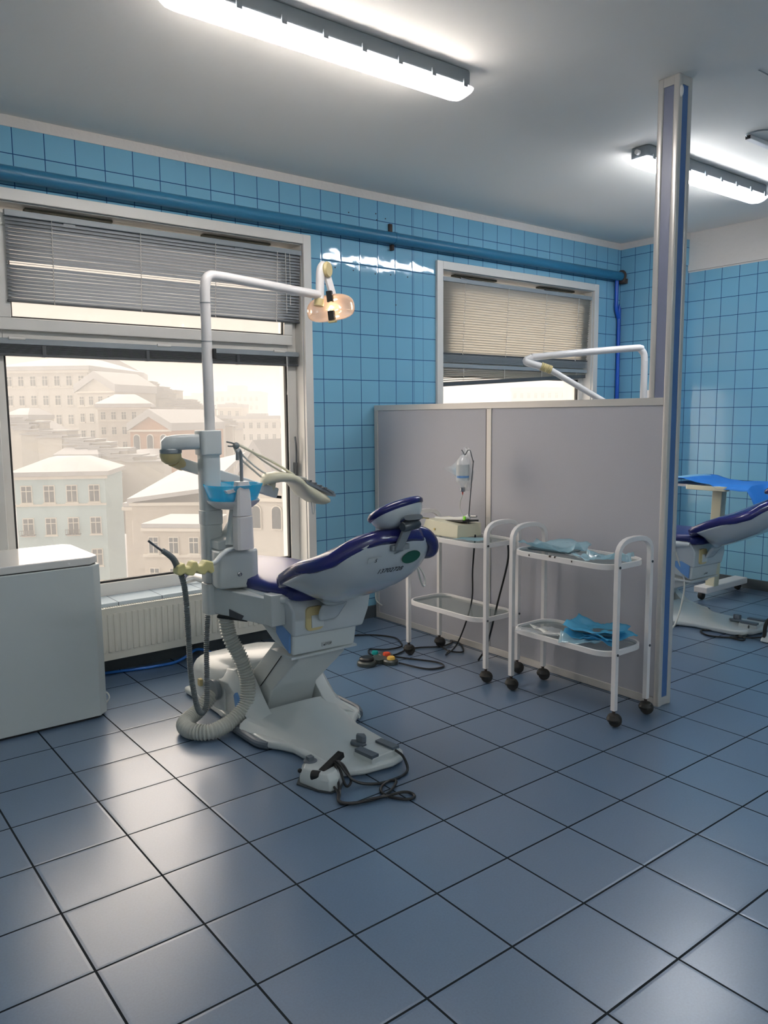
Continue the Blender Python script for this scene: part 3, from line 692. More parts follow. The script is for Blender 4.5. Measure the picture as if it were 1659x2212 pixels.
    # --- headrest
    H = Matrix.Translation((X(1.305), Y(-1.45), Z(1.050))) @ Matrix.Rotation(math.radians(-9), 4, 'Y') @ Matrix.Rotation(math.radians(-26), 4, 'X') @ Matrix.Scale(.84, 4)
    def pod(zs, ex=.8):
        rr = []
        for z, w, h in zs:
            rr.append([H @ V((w*math.copysign(abs(math.cos(a))**ex, math.cos(a)), h*math.copysign(abs(math.sin(a))**ex, math.sin(a)), z)) for a in [2*PI*q/28 for q in range(28)]])
        return MB().loft(rr)
    pod([(-.0, .120, .090), (.006, .135, .105), (.02, .138, .108), (.034, .128, .098), (.042, .10, .072), (.045, .04, .03)]).build('headrest_cushion', 'navy', t, angle=60)
    pod([(-.062, .02, .015), (-.060, .06, .040), (-.050, .092, .066), (-.030, .114, .086), (-.010, .124, .094), (.003, .126, .096)]).build('headrest_shell', 'shell', t, angle=60)
    # bracket: hinge barrel + slide
    m = MB(); m.lathe([(.002, -.042), (.016, -.042), (.019, -.036), (.019, .036), (.016, .042), (.002, .042)], (X(1.305), Y(-1.53), Z(1.012)), (1, .1, .06)); hb = m.build('headrest_hinge', 'dark_steel', t)
    m = MB(); m.loft([sup(X(1.312), Y(-1.515), Z(1.029), .045, .012, 16, .6, (.5, .8)), sup(X(1.312), Y(-1.54), Z(1.043), .045, .012, 16, .6, (.5, .8))]); sub(m.build('hinge_cap', 'steel'), hb)
    m = MB(); m.bar((X(1.300), Y(-1.522), Z(1.005)), (X(1.278), Y(-1.488), Z(.915)), .038, .014, (0, 1, .5)); m.build('headrest_post', 'grey_pl', t, bevel=.003)
    m = MB(); m.bar((X(1.25), Y(-1.482), Z(.925)), (X(1.335), Y(-1.482), Z(.925)), .018, .022); m.build('post_guide', 'grey_pl', t, bevel=.004)
    # --- thin white cable looping under the back
    MB().tube([(X(1.53), Y(-1.30), Z(.80)), (X(1.545), Y(-1.31), Z(.73)), (X(1.57), Y(-1.30), Z(.705)), (X(1.59), Y(-1.28), Z(.74)), (X(1.57), Y(-1.25), Z(.80))], .004, 8, sm=6).build('cable', 'hose_white', t)
    return t

chair = dental_chair(0, 0, 0, 'dental chair with reclined navy backrest seen from behind, green oval on its shell')
chair2 = dental_chair(3.11, .02, -.10, 'second dental chair with navy seat, partly hidden beyond the partition post')

# ------------------------------------------------------------------ dental unit (column, tray arm, spittoon, hoses)
def dental_unit(ox, oy, dz, label, full=True):
    X = lambda x: x+ox
    Y = lambda y: y+oy
    Z = lambda z: z+dz
    t = thing('dental_unit', label, 'dental unit', (X(.99), Y(-.5), Z(.53)))
    cx, cy = .990, -.5
    def sq(z0, z1, w, mname, nm, r=.018, bev=.003): return MB().prism(rrect(X(cx-w), Y(cy-w*.9), X(cx+w), Y(cy+w*.9), r), 'z', Z(z0), Z(z1)).build(nm, mname, t, bevel=bev)
    sq(.53, .672, .045, 'white', 'column_foot'); sq(.675, .94, .043, 'white', 'column_lower'); sq(.94, 1.005, .0455, 'grey_rub' if False else 'white', 'column_ring')
    sq(1.005, 1.255, .043, 'white', 'column_upper'); sq(1.252, 1.362, .050, 'white', 'column_collar', bev=.006)
    # carrying arm to the chair
    m = MB(); m.loft([[(X(.965), Y(-.50), Z(z)), (X(1.02), Y(-.47), Z(z)), (X(1.11), Y(-.86), Z(z)), (X(1.052), Y(-.885), Z(z))] for z in (.535, .655)])
    ca = m.build('carrying_arm', 'white', t, bevel=.006)
    m = MB(); m.box((X(1.045), Y(-.93), Z(.54)), (X(1.112), Y(-.865), Z(.675))); m.build('arm_bracket', 'white', t, bevel=.004)
    p0, p1 = V((X(.995), Y(-.612), Z(.0))), V((X(1.03), Y(-.77), Z(.0)))
    m = MB(); dv = (p1-p0).normalized(); q0 = p0+dv*.03; q1 = p0+dv*.11; o_ = V((-.008, -.002, 0))
    m.loft([[q0+o_+V((0, 0, .538)), q1+o_+V((0, 0, .536)), q1+dv*.015+o_+V((0, 0, .556)), q0+o_+V((0, 0, .572))], [q0+V((0, 0, .538)), q1+V((0, 0, .536)), q1+dv*.015+V((0, 0, .556)), q0+V((0, 0, .572))]])
    sub(m.build('tape_patch', 'tape'), ca)
    # spittoon box
    A = MB(); A.prism([(X(.975), Y(-.50)), (X(.95), Y(-.60)), (X(.955), Y(-.645)), (X(1.10), Y(-.69)), (X(1.135), Y(-.665)), (X(1.135), Y(-.52))], 'z', Z(.665), Z(.835))
    sb = A.build('spittoon_box', 'white', t, bevel=.012, seg=3)
    A = MB(); A.prism([(X(.965), Z(.835)), (X(1.135), Z(.835)), (X(1.13), Z(.875)), (X(1.115), Z(.89)), (X(1.06), Z(.95)), (X(1.02), Z(.885)), (X(.965), Z(.875))], 'y', Y(-.62), Y(-.52)); A.build('spittoon_neck', 'grey_pl' if False else 'white', t, bevel=.006)
    sub(MB().lathe([(.002, -.003), (.010, -.003), (.010, .006), (.005, .008), (.005, .014)], (X(1.035), Y(-.675), Z(.73)), (-.3, -1, 0), 12).build('screw', 'steel'), sb)
    # water column in front of the bowl
    cxx, cyy = 1.045, -.70
    m = MB(); m.loft([[(X(cxx+sx*w), Y(cyy+sy*w*.8), Z(z)) for sx, sy in ((-1, -.7), (-.7, -1), (.7, -1), (1, -.7), (1, .7), (.7, 1), (-.7, 1), (-1, .7))] for z, w in ((.845, .040), (.99, .0375))]); m.build('water_column', 'metal_w', t, bevel=.002)
    m = MB(); m.loft([[(X(cxx+sx*w), Y(cyy+sy*w*.8), Z(z)) for sx, sy in ((-1, -.7), (-.7, -1), (.7, -1), (1, -.7), (1, .7), (.7, 1), (-.7, 1), (-1, .7))] for z, w in ((.992, .037), (1.13, .030), (1.142, .028))]); wc = m.build('water_column_head', 'metal_w', t, bevel=.002)
    sub(MB().prism([(X(1.02), Z(1.10)), (X(.975), Z(1.092)), (X(.965), Z(1.105)), (X(1.0), Z(1.112)), (X(1.02), Z(1.128))], 'y', Y(-.712), Y(-.688)).build('cup_rest', 'metal_w'), wc)
    MB().tube([(X(1.046), Y(-.70), Z(1.14)), (X(1.046), Y(-.70), Z(1.245)), (X(1.043), Y(-.702), Z(1.268)), (X(1.034), Y(-.707), Z(1.278)), (X(1.024), Y(-.712), Z(1.268)), (X(1.022), Y(-.713), Z(1.235))], .0075, 10, sm=5).build('filling_tube', 'grey_pl', t)
    MB().tube([(X(1.0), Y(-.66), Z(.86)), (X(1.02), Y(-.64), Z(.93)), (X(1.05), Y(-.61), Z(1.01))], .02, 10, sm=4).build('bowl_support', 'white', t)
    b0 = (X(1.055), Y(-.60), Z(1.02))
    MB().lathe([(.06, -.005), (.085, .0), (.112, .022), (.118, .034), (.114, .034), (.10, .016), (.03, .008)], b0, n=32).build('bowl_rim', 'metal_w', t)
    MB().lathe([(.010, .034), (.098, .034), (.108, .042), (.128, .098), (.131, .104), (.126, .104), (.104, .046), (.094, .040), (.010, .040)], b0, n=36).build('spittoon_bowl', 'bowl', t)
    if full:
        # tray arm to the left knuckle and back to the instrument table
        m = MB(); m.loft([sup(X(x), Y(y), Z(z), .0, h, 14, .5, (0, 1)) if False else [(X(x)+dx*w, Y(y)+dx*w*.3, Z(z)+dzv*h) for dx, dzv in ((-.1, -1), (-1, -.8), (-1, .6), (-.6, 1), (.6, 1), (1, .6), (1, -.8), (.1, -1))] for x, y, z, w, h in ((.98, -.49, 1.318, .02, .032), (.94, -.46, 1.318, .02, .032))])
        m = MB(); pts = [(.945, -.50, 1.312), (.90, -.49, 1.312), (.85, -.47, 1.310), (.81, -.455, 1.306), (.790, -.450, 1.298)]
        rings = []
        for i, (x, y, z) in enumerate(pts):
            h = (.034, .034, .034, .032, .020)[i]; w = (.030, .034, .036, .036, .026)[i]
            rings.append([(X(x)+.3*w*math.copysign(abs(math.cos(a))**.5, math.cos(a)), Y(y)+w*math.copysign(abs(math.cos(a))**.5, math.cos(a)), Z(z)+h*math.copysign(abs(math.sin(a))**.5, math.sin(a))) for a in [2*PI*q/20 for q in range(20)]])
        m.loft(rings).build('upper_arm', 'white', t, angle=50)
        MB().lathe([(.045, 0), (.048, .004), (.048, .018), (.045, .022)], (X(.832), Y(-.455), Z(1.262)), n=28).build('swivel_ring', 'grey_pl', t)
        m = MB(); m.lathe([(.002, -.05), (.022, -.046), (.040, -.032), (.047, -.012), (.047, .0), (.002, .001)], (X(.832), Y(-.452), Z(1.262)), n=24); m.tube([(X(.85), Y(-.44), Z(1.235)), (X(.905), Y(-.405), Z(1.205))], [.034, .026], 14)
        m.build('knuckle', 'yellowed', t)
        m = MB(); m.bar((X(.88), Y(-.42), Z(1.218)), (X(1.43), Y(-.33), Z(1.038)), .036, .052); lo = m.build('lower_arm', 'white', t, bevel=.008, seg=3)
        sub(MB().tube([(X(1.42), Y(-.34), Z(1.022)), (X(1.445), Y(-.355), Z(1.018))], .007, 10).build('arm_pin', 'black'), lo)
        m = MB(); m.tube([(X(1.40), Y(-.335), Z(1.05)), (X(1.402), Y(-.336), Z(1.085)), (X(1.405), Y(-.338), Z(1.11))], [.018, .022], 14); m.build('table_post', 'cream', t)
        # cream instrument table: a curved head falling to the right
        path = [(1.335, 1.100, .020, .018), (1.36, 1.117, .045, .026), (1.42, 1.123, .060, .026), (1.48, 1.117, .070, .022), (1.515, 1.098, .078, .025), (1.56, 1.052, .086, .036), (1.62, 1.015, .090, .036), (1.66, .998, .086, .030), (1.69, .990, .070, .016)]
        rings = []
        for x, z, w, h in path:
            rings.append([(X(x)+.15*w*math.cos(a)*0, Y(-.36)+w*math.copysign(abs(math.cos(a))**.6, math.cos(a)), Z(z)+h*math.copysign(abs(math.sin(a))**.7, math.sin(a))) for a in [2*PI*q/22 for q in range(22)]])
        tb = MB().loft(rings).build('instrument_table', 'cream', t, angle=60)
        m = MB(); m.loft([[(X(x), Y(y), Z(z)) for x, y, z in P] for P in (((1.545, -.44, 1.085), (1.545, -.28, 1.085), (1.70, -.28, 1.012), (1.712, -.44, 1.008)), ((1.535, -.44, 1.105), (1.535, -.28, 1.105), (1.705, -.28, 1.030), (1.717, -.44, 1.022)))]); sub(m.build('keypad', 'grey_pl'), tb)
        m = MB()
        for k in range(4): m.bar((X(1.56+.03*k), Y(-.45), Z(1.098-.014*k)), (X(1.575+.03*k), Y(-.33), Z(1.096-.014*k)), .012, .010)
        sub(m.build('holder_slots', 'dark_steel'), tb)
        sub(MB().tube([(X(1.635), Y(-.44), Z(1.062)), (X(1.70), Y(-.445), Z(1.03))], .006, 8).build('instrument', 'steel'), tb)
        sub(MB().tube([(X(1.605), Y(-.38), Z(.985)), (X(1.61), Y(-.38), Z(.93)), (X(1.622), Y(-.38), Z(.93)), (X(1.62), Y(-.38), Z(.985))], .005, 8, sm=3).build('drip_tube', 'paper'), tb)
        # whip rods with hoses, meeting at a grey knob
        kn = (1.215, -.33, 1.282)
        m = MB(); m.ball((X(kn[0]), Y(kn[1]), Z(kn[2])), .017, 14)
        m.tube([(X(1.165), Y(-.33), Z(1.302)), (X(1.185), Y(-.33), Z(1.298)), (X(1.205), Y(-.33), Z(1.292))], .004, 8, sm=3); m.tube([(X(1.172), Y(-.33), Z(1.282)), (X(1.19), Y(-.33), Z(1.280)), (X(1.21), Y(-.33), Z(1.28))], .004, 8, sm=3)
        m.build('whip_knob', 'hose_grey', t)
        for nm, pts in (('whip_arm', [(kn[0], kn[1], kn[2]+.010), (1.30, -.33, 1.25), (1.42, -.34, 1.19), (1.52, -.36, 1.125)]), ('instrument_hose', [(kn[0], kn[1], kn[2]+.012), (1.29, -.31, 1.262), (1.38, -.32, 1.195), (1.48, -.34, 1.135), (1.58, -.38, 1.105)]),
                        ('instrument_hose', [(kn[0], kn[1], kn[2]-.008), (1.26, -.33, 1.225), (1.32, -.34, 1.17), (1.38, -.35, 1.13)]), ('instrument_hose', [(kn[0]-.01, kn[1], kn[2]-.01), (1.24, -.32, 1.22), (1.31, -.33, 1.155), (1.36, -.34, 1.11)])):
            MB().tube([(X(a), Y(b), Z(c)) for a, b, c in pts], .0062 if nm == 'whip_arm' else .0048, 10, sm=6).build(nm, 'cream' if nm == 'whip_arm' else 'hose_white', t)
        # suction hose holder
        MB().tube([(X(1.02), Y(-.66), Z(.846)), (X(.955), Y(-.72), Z(.850)), (X(.915), Y(-.745), Z(.838)), (X(.88), Y(-.76), Z(.815)), (X(.85), Y(-.76), Z(.810))], .010, 12, sm=5).build('holder_arm', 'white', t)
        m = MB(); m.prism([(X(.70), Z(.79)), (X(.705), Z(.822)), (X(.735), Z(.832)), (X(.74), Z(.812)), (X(.757), Z(.812)), (X(.77), Z(.832)), (X(.79), Z(.832)), (X(.795), Z(.812)), (X(.812), Z(.812)), (X(.83), Z(.83)), (X(.86), Z(.822)), (X(.865), Z(.78)), (X(.85), Z(.772)), (X(.835), Z(.785)), (X(.822), Z(.772)), (X(.80), Z(.778)), (X(.785), Z(.79)), (X(.772), Z(.774)), (X(.75), Z(.778)), (X(.735), Z(.79)), (X(.715), Z(.78))], 'y', Y(-.785), Y(-.735)); m.build('hose_holder', 'yellow_rub', t, bevel=.006, seg=3)
        MB().tube([(X(.596), Y(-.76), Z(.936)), (X(.655), Y(-.76), Z(.885))], .0052, 10).build('suction_tip', 'dark_steel', t)
        MB().tube([(X(.652), Y(-.76), Z(.890)), (X(.675), Y(-.76), Z(.872)), (X(.70), Y(-.757), Z(.846)), (X(.722), Y(-.75), Z(.80))], [.011, .014], 14, sm=4).build('suction_grip', 'hose_grey', t)
        MB().tube([(X(.722), Y(-.75), Z(.81)), (X(.745), Y(-.74), Z(.74)), (X(.757), Y(-.73), Z(.66)), (X(.765), Y(-.72), Z(.50)), (X(.775), Y(-.71), Z(.33)), (X(.80), Y(-.70), Z(.19)), (X(.83), Y(-.68), Z(.145)), (X(.862), Y(-.66), Z(.17)), (X(.882), Y(-.63), Z(.28)), (X(.90), Y(-.60), Z(.42)), (X(.925), Y(-.57), Z(.54))], .0095, 12, sm=10, ribs=(.0085, .0028)).build('suction_hose', 'hose_grey', t)
        MB().tube([(X(1.02), Y(-.56), Z(.545)), (X(1.02), Y(-.56), Z(.49)), (X(1.03), Y(-.57), Z(.42)), (X(1.062), Y(-.60), Z(.33)), (X(1.085), Y(-.62), Z(.22)), (X(1.065), Y(-.64), Z(.12)), (X(.99), Y(-.65), Z(.06)), (X(.88), Y(-.655), Z(.038)), (X(.815), Y(-.58), Z(.036)), (X(.83), Y(-.49), Z(.040)), (X(.92), Y(-.44), Z(.060)), (X(1.005), Y(-.42), Z(.115))], .029, 18, sm=12, ribs=(.0135, .0062)).build('drain_hose', 'hose_white', t)
        m = MB(); m.tube([(X(.97), Y(-.58), Z(.53)), (X(1.04), Y(-.72), Z(.53))], .008, 8); m.build('underside_seal', 'black', t)
        m = MB(); m.grid([[(X(.96), Y(-.56), Z(.655)), (X(1.0), Y(-.63), Z(.655))], [(X(1.0), Y(-.52), Z(.660)), (X(1.05), Y(-.62), Z(.660))]])
    return t
dental_unit(0, 0, 0, 'white dental unit with turquoise spittoon bowl and cream instrument table before the large window')
u2 = dental_unit(3.12, .03, -.10, 'second dental unit with a white water column, just visible past the tall post', full=False)
u2.location.x += .06
MB().tube([(4.21, -.78, .62), (4.22, -.85, .45), (4.23, -.90, .30), (4.18, -.92, .16), (4.08, -.93, .02), (3.95, -.93, .012)], .006, 8, sm=6).build('thin_hose', 'hose_white', u2)

# ------------------------------------------------------------------ operating lamps
t = thing('operating_lamp', 'lit operating lamp on a white bent pole above the first dental chair', 'operating lamp', (1.0, -.5, 1.36))
arcp = [(1.0, -.5, 1.362), (1.0, -.5, 1.95), (1.003, -.499, 1.99), (1.012, -.497, 2.018), (1.035, -.489, 2.036), (1.07, -.477, 2.040), (1.20, -.435, 2.042), (1.76, -.252, 2.046)]
MB().tube([(1.0, -.5, 1.362), (1.0, -.5, 1.75)], .0235, 18).build('pole', 'metal_w', t)
MB().tube([(1.0, -.5, 1.75), (1.0, -.5, 1.95), (1.002, -.4995, 1.985), (1.010, -.497, 2.018), (1.032, -.49, 2.036), (1.065, -.479, 2.041), (1.20, -.435, 2.043), (1.755, -.252, 2.046)], .0225, 18, sm=5).build('swing_arm', 'metal_w', t)
m = MB(); m.tube([(1.0, -.5, 1.748), (1.0, -.5, 1.752)], .0242, 18); m.tube([(1.0, -.5, 1.915), (1.0, -.5, 1.918)], .0242, 18); m.build('pole_joint', 'grey_pl', t)
m = MB(); m.box((1.018, -.53, 1.675), (1.032, -.505, 1.72)); m.build('pole_switch', 'black', t, bevel=.003)
MB().tube([(1.765, -.25, 2.00), (1.767, -.25, 2.06), (1.77, -.25, 2.145), (1.775, -.25, 2.178), (1.79, -.245, 2.198), (1.80, -.235, 2.20)], .0225, 16, sm=4).build('elbow', 'metal_w', t)
MB().lathe([(.002, -.012), (.036, -.012), (.041, 0), (.036, .012), (.002, .012)], (1.808, -.262, 2.178), (.45, -.8, 0), 22).build('elbow_disc', 'yellowed', t)
m = MB(); m.bar((1.812, -.245, 2.165), (1.838, -.262, 2.052), .036, .022, (0, 1, 0)); m.build('lamp_yoke', 'metal_w', t, bevel=.004)
MB().tube([(1.762, -.25, 2.025), (1.757, -.25, 1.99)], .026, 14).build('lamp_socket', 'yellowed', t)
L0 = V((1.838, -.255, 1.982)); LT = Matrix.Translation(L0) @ Matrix.Rotation(math.radians(-52), 4, 'Z') @ Matrix.Rotation(math.radians(-6), 4, 'Y')
m = MB(); rings = []
for k in range(9):
    f = k/8; w = .128*math.sin(PI/2*f**.6); h = .066*math.sin(PI/2*f**.6); y = .052*(1-f**1.7)
    rings.append([LT @ V((w*math.copysign(abs(math.cos(a))**.8, math.cos(a))*(1), y-.026, h*math.copysign(abs(math.sin(a))**.75, math.sin(a))-.006*math.cos(a)**2)) for a in [2*PI*q/36 for q in range(36)]])
m.loft(rings, caps=False).build('reflector_dish', 'dish', t, solid=.003, angle=60)
m = MB(); m.tube([LT @ V((.128*math.copysign(abs(math.cos(a))**.8, math.cos(a)), -.028, .066*math.copysign(abs(math.sin(a))**.75, math.sin(a))-.006*math.cos(a)**2)) for a in [2*PI*q/36 for q in range(37)]], .0035, 6); m.build('dish_rim', 'dish', t)
m = MB(); m.box((-.014, -.034, .030), (.018, -.010, .088), LT); m.box((-.017, -.036, -.062), (.016, -.006, -.014), LT); m.build('bulb_shield', 'black', t, bevel=.003)
m = MB(); m.box((-.022, -.03, -.074), (.020, .0, -.062), LT); m.build('lamp_latch', 'yellowed', t, bevel=.002)
m = MB(); m.ball(LT @ V((.0, -.012, .006)), .0085); m.build('halogen_bulb', 'bulb', t)
m = MB(); m.grid([[LT @ V((x, -.03+.004*math.cos(x*20), -.002-.02*abs(x)/.1-.002*s)) for x in (-.115, -.08, -.04, 0, .04, .08, .115)] for s in (0, 1)]); m.build('dish_divider', 'dish', t, solid=.002)
t = thing('operating_lamp', 'bent white lamp arm of the second unit rising above the partition', 'operating lamp', (4.25, -.52, 1.26))
MB().tube([(4.262, -.52, 1.255), (4.262, -.52, 1.78)], .0235, 16).build('pole', 'metal_w', t)
MB().tube([(4.262, -.52, 1.78), (4.258, -.515, 1.83), (4.235, -.50, 1.862), (4.20, -.485, 1.868), (3.87, -.27, 1.838), (3.62, -.065, 1.81)], .0235, 16, sm=5).build('swing_arm', 'metal_w', t)
MB().tube([(3.62, -.065, 1.81), (3.585, -.045, 1.79), (3.59, -.06, 1.772), (3.66, -.12, 1.745)], .024, 16, sm=4).build('elbow', 'metal_w', t)
MB().tube([(3.655, -.115, 1.748), (3.71, -.16, 1.722)], .027, 16, ribs=(.012, .003)).build('spring_sleeve', 'yellowed', t)
MB().tube([(3.70, -.155, 1.726), (3.95, -.30, 1.565), (4.05, -.36, 1.50)], .021, 14).build('lower_arm', 'metal_w', t)
MB().lathe([(.02, .05), (.06, .03), (.09, -.01), (.085, -.012), (.055, .02), (.01, .04)], (4.08, -.38, 1.43), n=24).build('reflector_dish', 'dish', t)
tag(MB().prism(rrect(.10, 1.40, .24, 1.62, .01), 'x', 5.42, 5.519).build('wall_box', 'metal_w', bevel=.005), 'white box on the tiled wall, just showing above the partition beside the lamp pole', 'box')

# ------------------------------------------------------------------ foot controls and cables
t = thing('foot_pedal', 'white wedge foot pedal with a black lever and coiled cable on the floor', 'foot pedal', (1.03, -1.3, 0))
fp = [(.962, -1.262), (.985, -1.36), (1.012, -1.402), (1.055, -1.398), (1.100, -1.36), (1.095, -1.28), (1.052, -1.20), (1.01, -1.205)]
m = MB(); m.loft([[(a, b, .004) for a, b in fp], [(.975+(a-.975)*.96, b*.985-.019, .045 if a > .98 else .03) for a, b in fp], [(1.03+(a-1.03)*.80, -1.30+(b+1.30)*.75, .066) for a, b in fp]])
m.build('pedal_body', 'white', t, bevel=.006)
MB().prism([(a, b) for a, b in [(.948, -1.262), (.980, -1.365), (1.012, -1.410), (1.058, -1.404), (1.104, -1.362), (1.098, -1.275), (1.052, -1.192), (1.005, -1.198)]], 'z', .001, .006).build('sole_plate', 'dark_steel', t)
m = MB(); m.tube([(.985, -1.315, .050), (1.005, -1.345, .052)], .019, 14); m.bar((.995, -1.34, .048), (1.135, -1.300, .088), .03, .024); m.build('lever', 'black', t, bevel=.003)
m = MB(); m.lathe([(.028, 0), (.028, .006), (.02, .010), (.002, .010)], (1.03, -1.235, .062)); m.box((1.015, -1.25, .068), (1.04, -1.225, .088)); m.build('selector_knob', 'grey_rub', t, bevel=.004)
MB().ball((.975, -1.245, .045), .009).build('side_button', 'black', t)
m = MB(); m.tube([(1.36, -1.36, .062), (1.375, -1.395, .04), (1.35, -1.45, .008), (1.27, -1.47, .006), (1.18, -1.452, .006), (1.12, -1.40, .02), (1.095, -1.34, .075), (1.085, -1.325, .082)], .0055, 8, sm=8)
m.tube([(1.085, -1.325, .080), (1.065, -1.37, .05), (1.035, -1.43, .008), (1.0, -1.475, .006), (1.01, -1.51, .006), (1.06, -1.54, .007), (1.12, -1.552, .006), (1.18, -1.545, .007), (1.24, -1.51, .008), (1.262, -1.485, .007), (1.245, -1.47, .007), (1.195, -1.485, .007), (1.162, -1.525, .008), (1.165, -1.575, .007), (1.20, -1.625, .006), (1.235, -1.63, .006), (1.245, -1.60, .006), (1.22, -1.575, .008), (1.15, -1.565, .009)], .0055, 8, sm=8)
m.tube([(1.08, -1.325, .082), (1.085, -1.36, .06), (1.08, -1.40, .016), (1.09, -1.41, .010), (1.115, -1.39, .02), (1.115, -1.345, .06), (1.10, -1.32, .078)], .005, 8, sm=8)
m.tube([(1.15, -1.565, .010), (1.09, -1.552, .014), (1.03, -1.54, .012), (.99, -1.495, .010), (1.02, -1.44, .014), (1.03, -1.40, .02)], .005, 8, sm=8)
m.build('cable', 'black', t)
t = thing('remote_pedal', 'dark four-button foot remote with red, amber and teal buttons on the floor', 'foot control', (2.12, -.27, 0))
m = MB()
for a, b, r in ((2.045, -.245, .058), (2.165, -.315, .045), (2.205, -.205, .052)):
    m.lathe([(r*.96, .0), (r, .006), (r*.95, .020), (r*.75, .028), (.002, .029)], (a, b, 0), n=24)
m.prism([(2.06, -.21), (2.10, -.29), (2.16, -.29), (2.20, -.22), (2.15, -.19)], 'z', .001, .026)
m.build('remote_body', 'remote', t, bevel=.002)
for nm, a, b, r, mt, h in (('joystick_pad', 2.045, -.245, .043, 'black', .048), ('amber_button', 2.165, -.318, .024, 'amber', .044), ('red_button', 2.198, -.235, .023, 'red', .042), ('teal_button', 2.165, -.165, .020, 'teal', .040)):
    MB().lathe([(r, .022), (r, h-.008), (r*.8, h-.001), (.002, h)], (a, b, 0), n=20).build(nm, mt, t)
m = MB(); m.tube([(2.22, -.19, .012), (2.262, -.219, .008), (2.34, -.20, .007), (2.40, -.179, .007), (2.488, -.20, .007), (2.60, -.262, .007), (2.70, -.25, .008), (2.735, -.21, .008), (2.73, -.30, .007), (2.63, -.428, .007), (2.575, -.37, .008), (2.59, -.27, .014), (2.66, -.16, .008)], .0052, 8, sm=8)
m.tube([(2.23, -.24, .012), (2.30, -.337, .007), (2.375, -.48, .006), (2.35, -.562, .006), (2.25, -.53, .006), (2.19, -.36, .010)], .0052, 8, sm=8)
m.tube([(1.75, .33, .007), (1.98, .36, .007), (2.24, .31, .007), (2.42, .22, .007), (2.50, .08, .007), (2.463, -.038, .008), (2.403, -.116, .009), (2.30, -.10, .007), (2.229, -.035, .007), (2.177, -.089, .007), (2.16, -.15, .010)], .0052, 8, sm=8)
m.build('cable', 'black', t)

# ------------------------------------------------------------------ instrument trolleys
def trolley(x0, x1, y0, y1, label, bz=0):
    t = thing('instrument_trolley', label, 'trolley', ((x0+x1)/2, (y0+y1)/2, 0), 'instrument trolleys along the partition')
    w = .0115
    for i, y in enumerate((y0, y1)):
        for x in (x0, x1):
            MB().box((x-w, y-w, .078), (x+w, y+w, .78)).build('leg', 'metal_w', t, bevel=.002)
        R = (x1-x0)/2; c = (x0+x1)/2; pts = [(x0, y, .775)]
        for k in range(13):
            a = PI-PI*k/12; pts.append((c+R*math.copysign(abs(math.cos(a))**.75, math.cos(a)), y, .78+.078*abs(math.sin(a))**.75))
        pts.append((x1, y, .775))
        m = MB(); rings = []
        P = [V(p) for p in pts]
        for j, p in enumerate(P):
            tt = (P[min(j+1, len(P)-1)]-P[max(j-1, 0)]).normalized(); nn = tt.cross(V((0, 1, 0)))
            rings.append([p+nn*(a*w)+V((0, b*w, 0)) for a, b in ((-1, -1), (1, -1), (1, 1), (-1, 1))])
        m.loft(rings).build('hoop', 'metal_w', t, bevel=.002)
        for x in (x0, x1):
            c_ = MB(); c_.m = 0; c_.tube([(x, y, .045), (x, y, .08)], .0075, 10); c_.m = 1
            c_.lathe([(.006, -.020), (.026, -.018), (.031, -.006), (.031, .006), (.026, .018), (.006, .020)], (x+.006, y-.004, .032), (.8, .6, 0), 20)
            c_.m = 1; c_.lathe([(.002, .0), (.030, .002), (.033, .012), (.024, .030), (.006, .036)], (x, y, .028), n=18)
            c_.build('caster', ['rust', 'caster'], t)
    for z in (.735, .335):
        out = rrect(x0-.032, y1+.018, x1-.004+.016, y0-.018, .085, 7) if y1 < y0 else rrect(x0-.032, y0+.018, x1+.012, y1-.018, .085, 7)
        rim = MB().path_bar([(a, b, z+.0) for a, b in out], .012, .026, closed=True).build('shelf_rim', 'metal_w', t, bevel=.002)
        MB().prism([(a, b) for a, b in rrect(x0-.026, min(y0, y1)+.024, x1+.006, max(y0, y1)-.024, .08, 7)], 'z', z-.004, z+.001).build('glass_shelf', 'shelf_glass', t)
        bo = MB()
        for y, s in ((min(y0, y1), -1), (max(y0, y1), 1)):
            for x in (x0, x1): bo.lathe([(.001, w), (.006, w), (.006, w+.004), (.001, w+.005)], (x, y, z+.004), (0, s, 0), 8)
        sub(bo.build('bolt', 'dark_steel'), rim)
    return t
tr2 = trolley(2.375, 2.622, -1.055, -1.685, 'empty-legged white two-shelf trolley nearest the camera holding blue instrument pouches')
tr2['label'] = 'white two-shelf trolley nearest the tall post, holding blue instrument pouches on both shelves'
tr1 = trolley(2.355, 2.60, -.25, -.89, 'white two-shelf trolley behind the chair headrest, carrying the infusion bottle and a device box')
m = MB()
for x, y, z, s in ((2.343, -1.33, .741, .006), (2.343, -1.36, .741, .004), (2.343, -1.46, .735, .003), (2.343, -1.20, .73, .003)): m.box((x-.0075, y-s, z), (x+.002, y+s, z+.0085))
sub(m.build('paint_chip', 'rust'), [c for c in tr2.children if c.name.startswith('shelf_rim')][0])

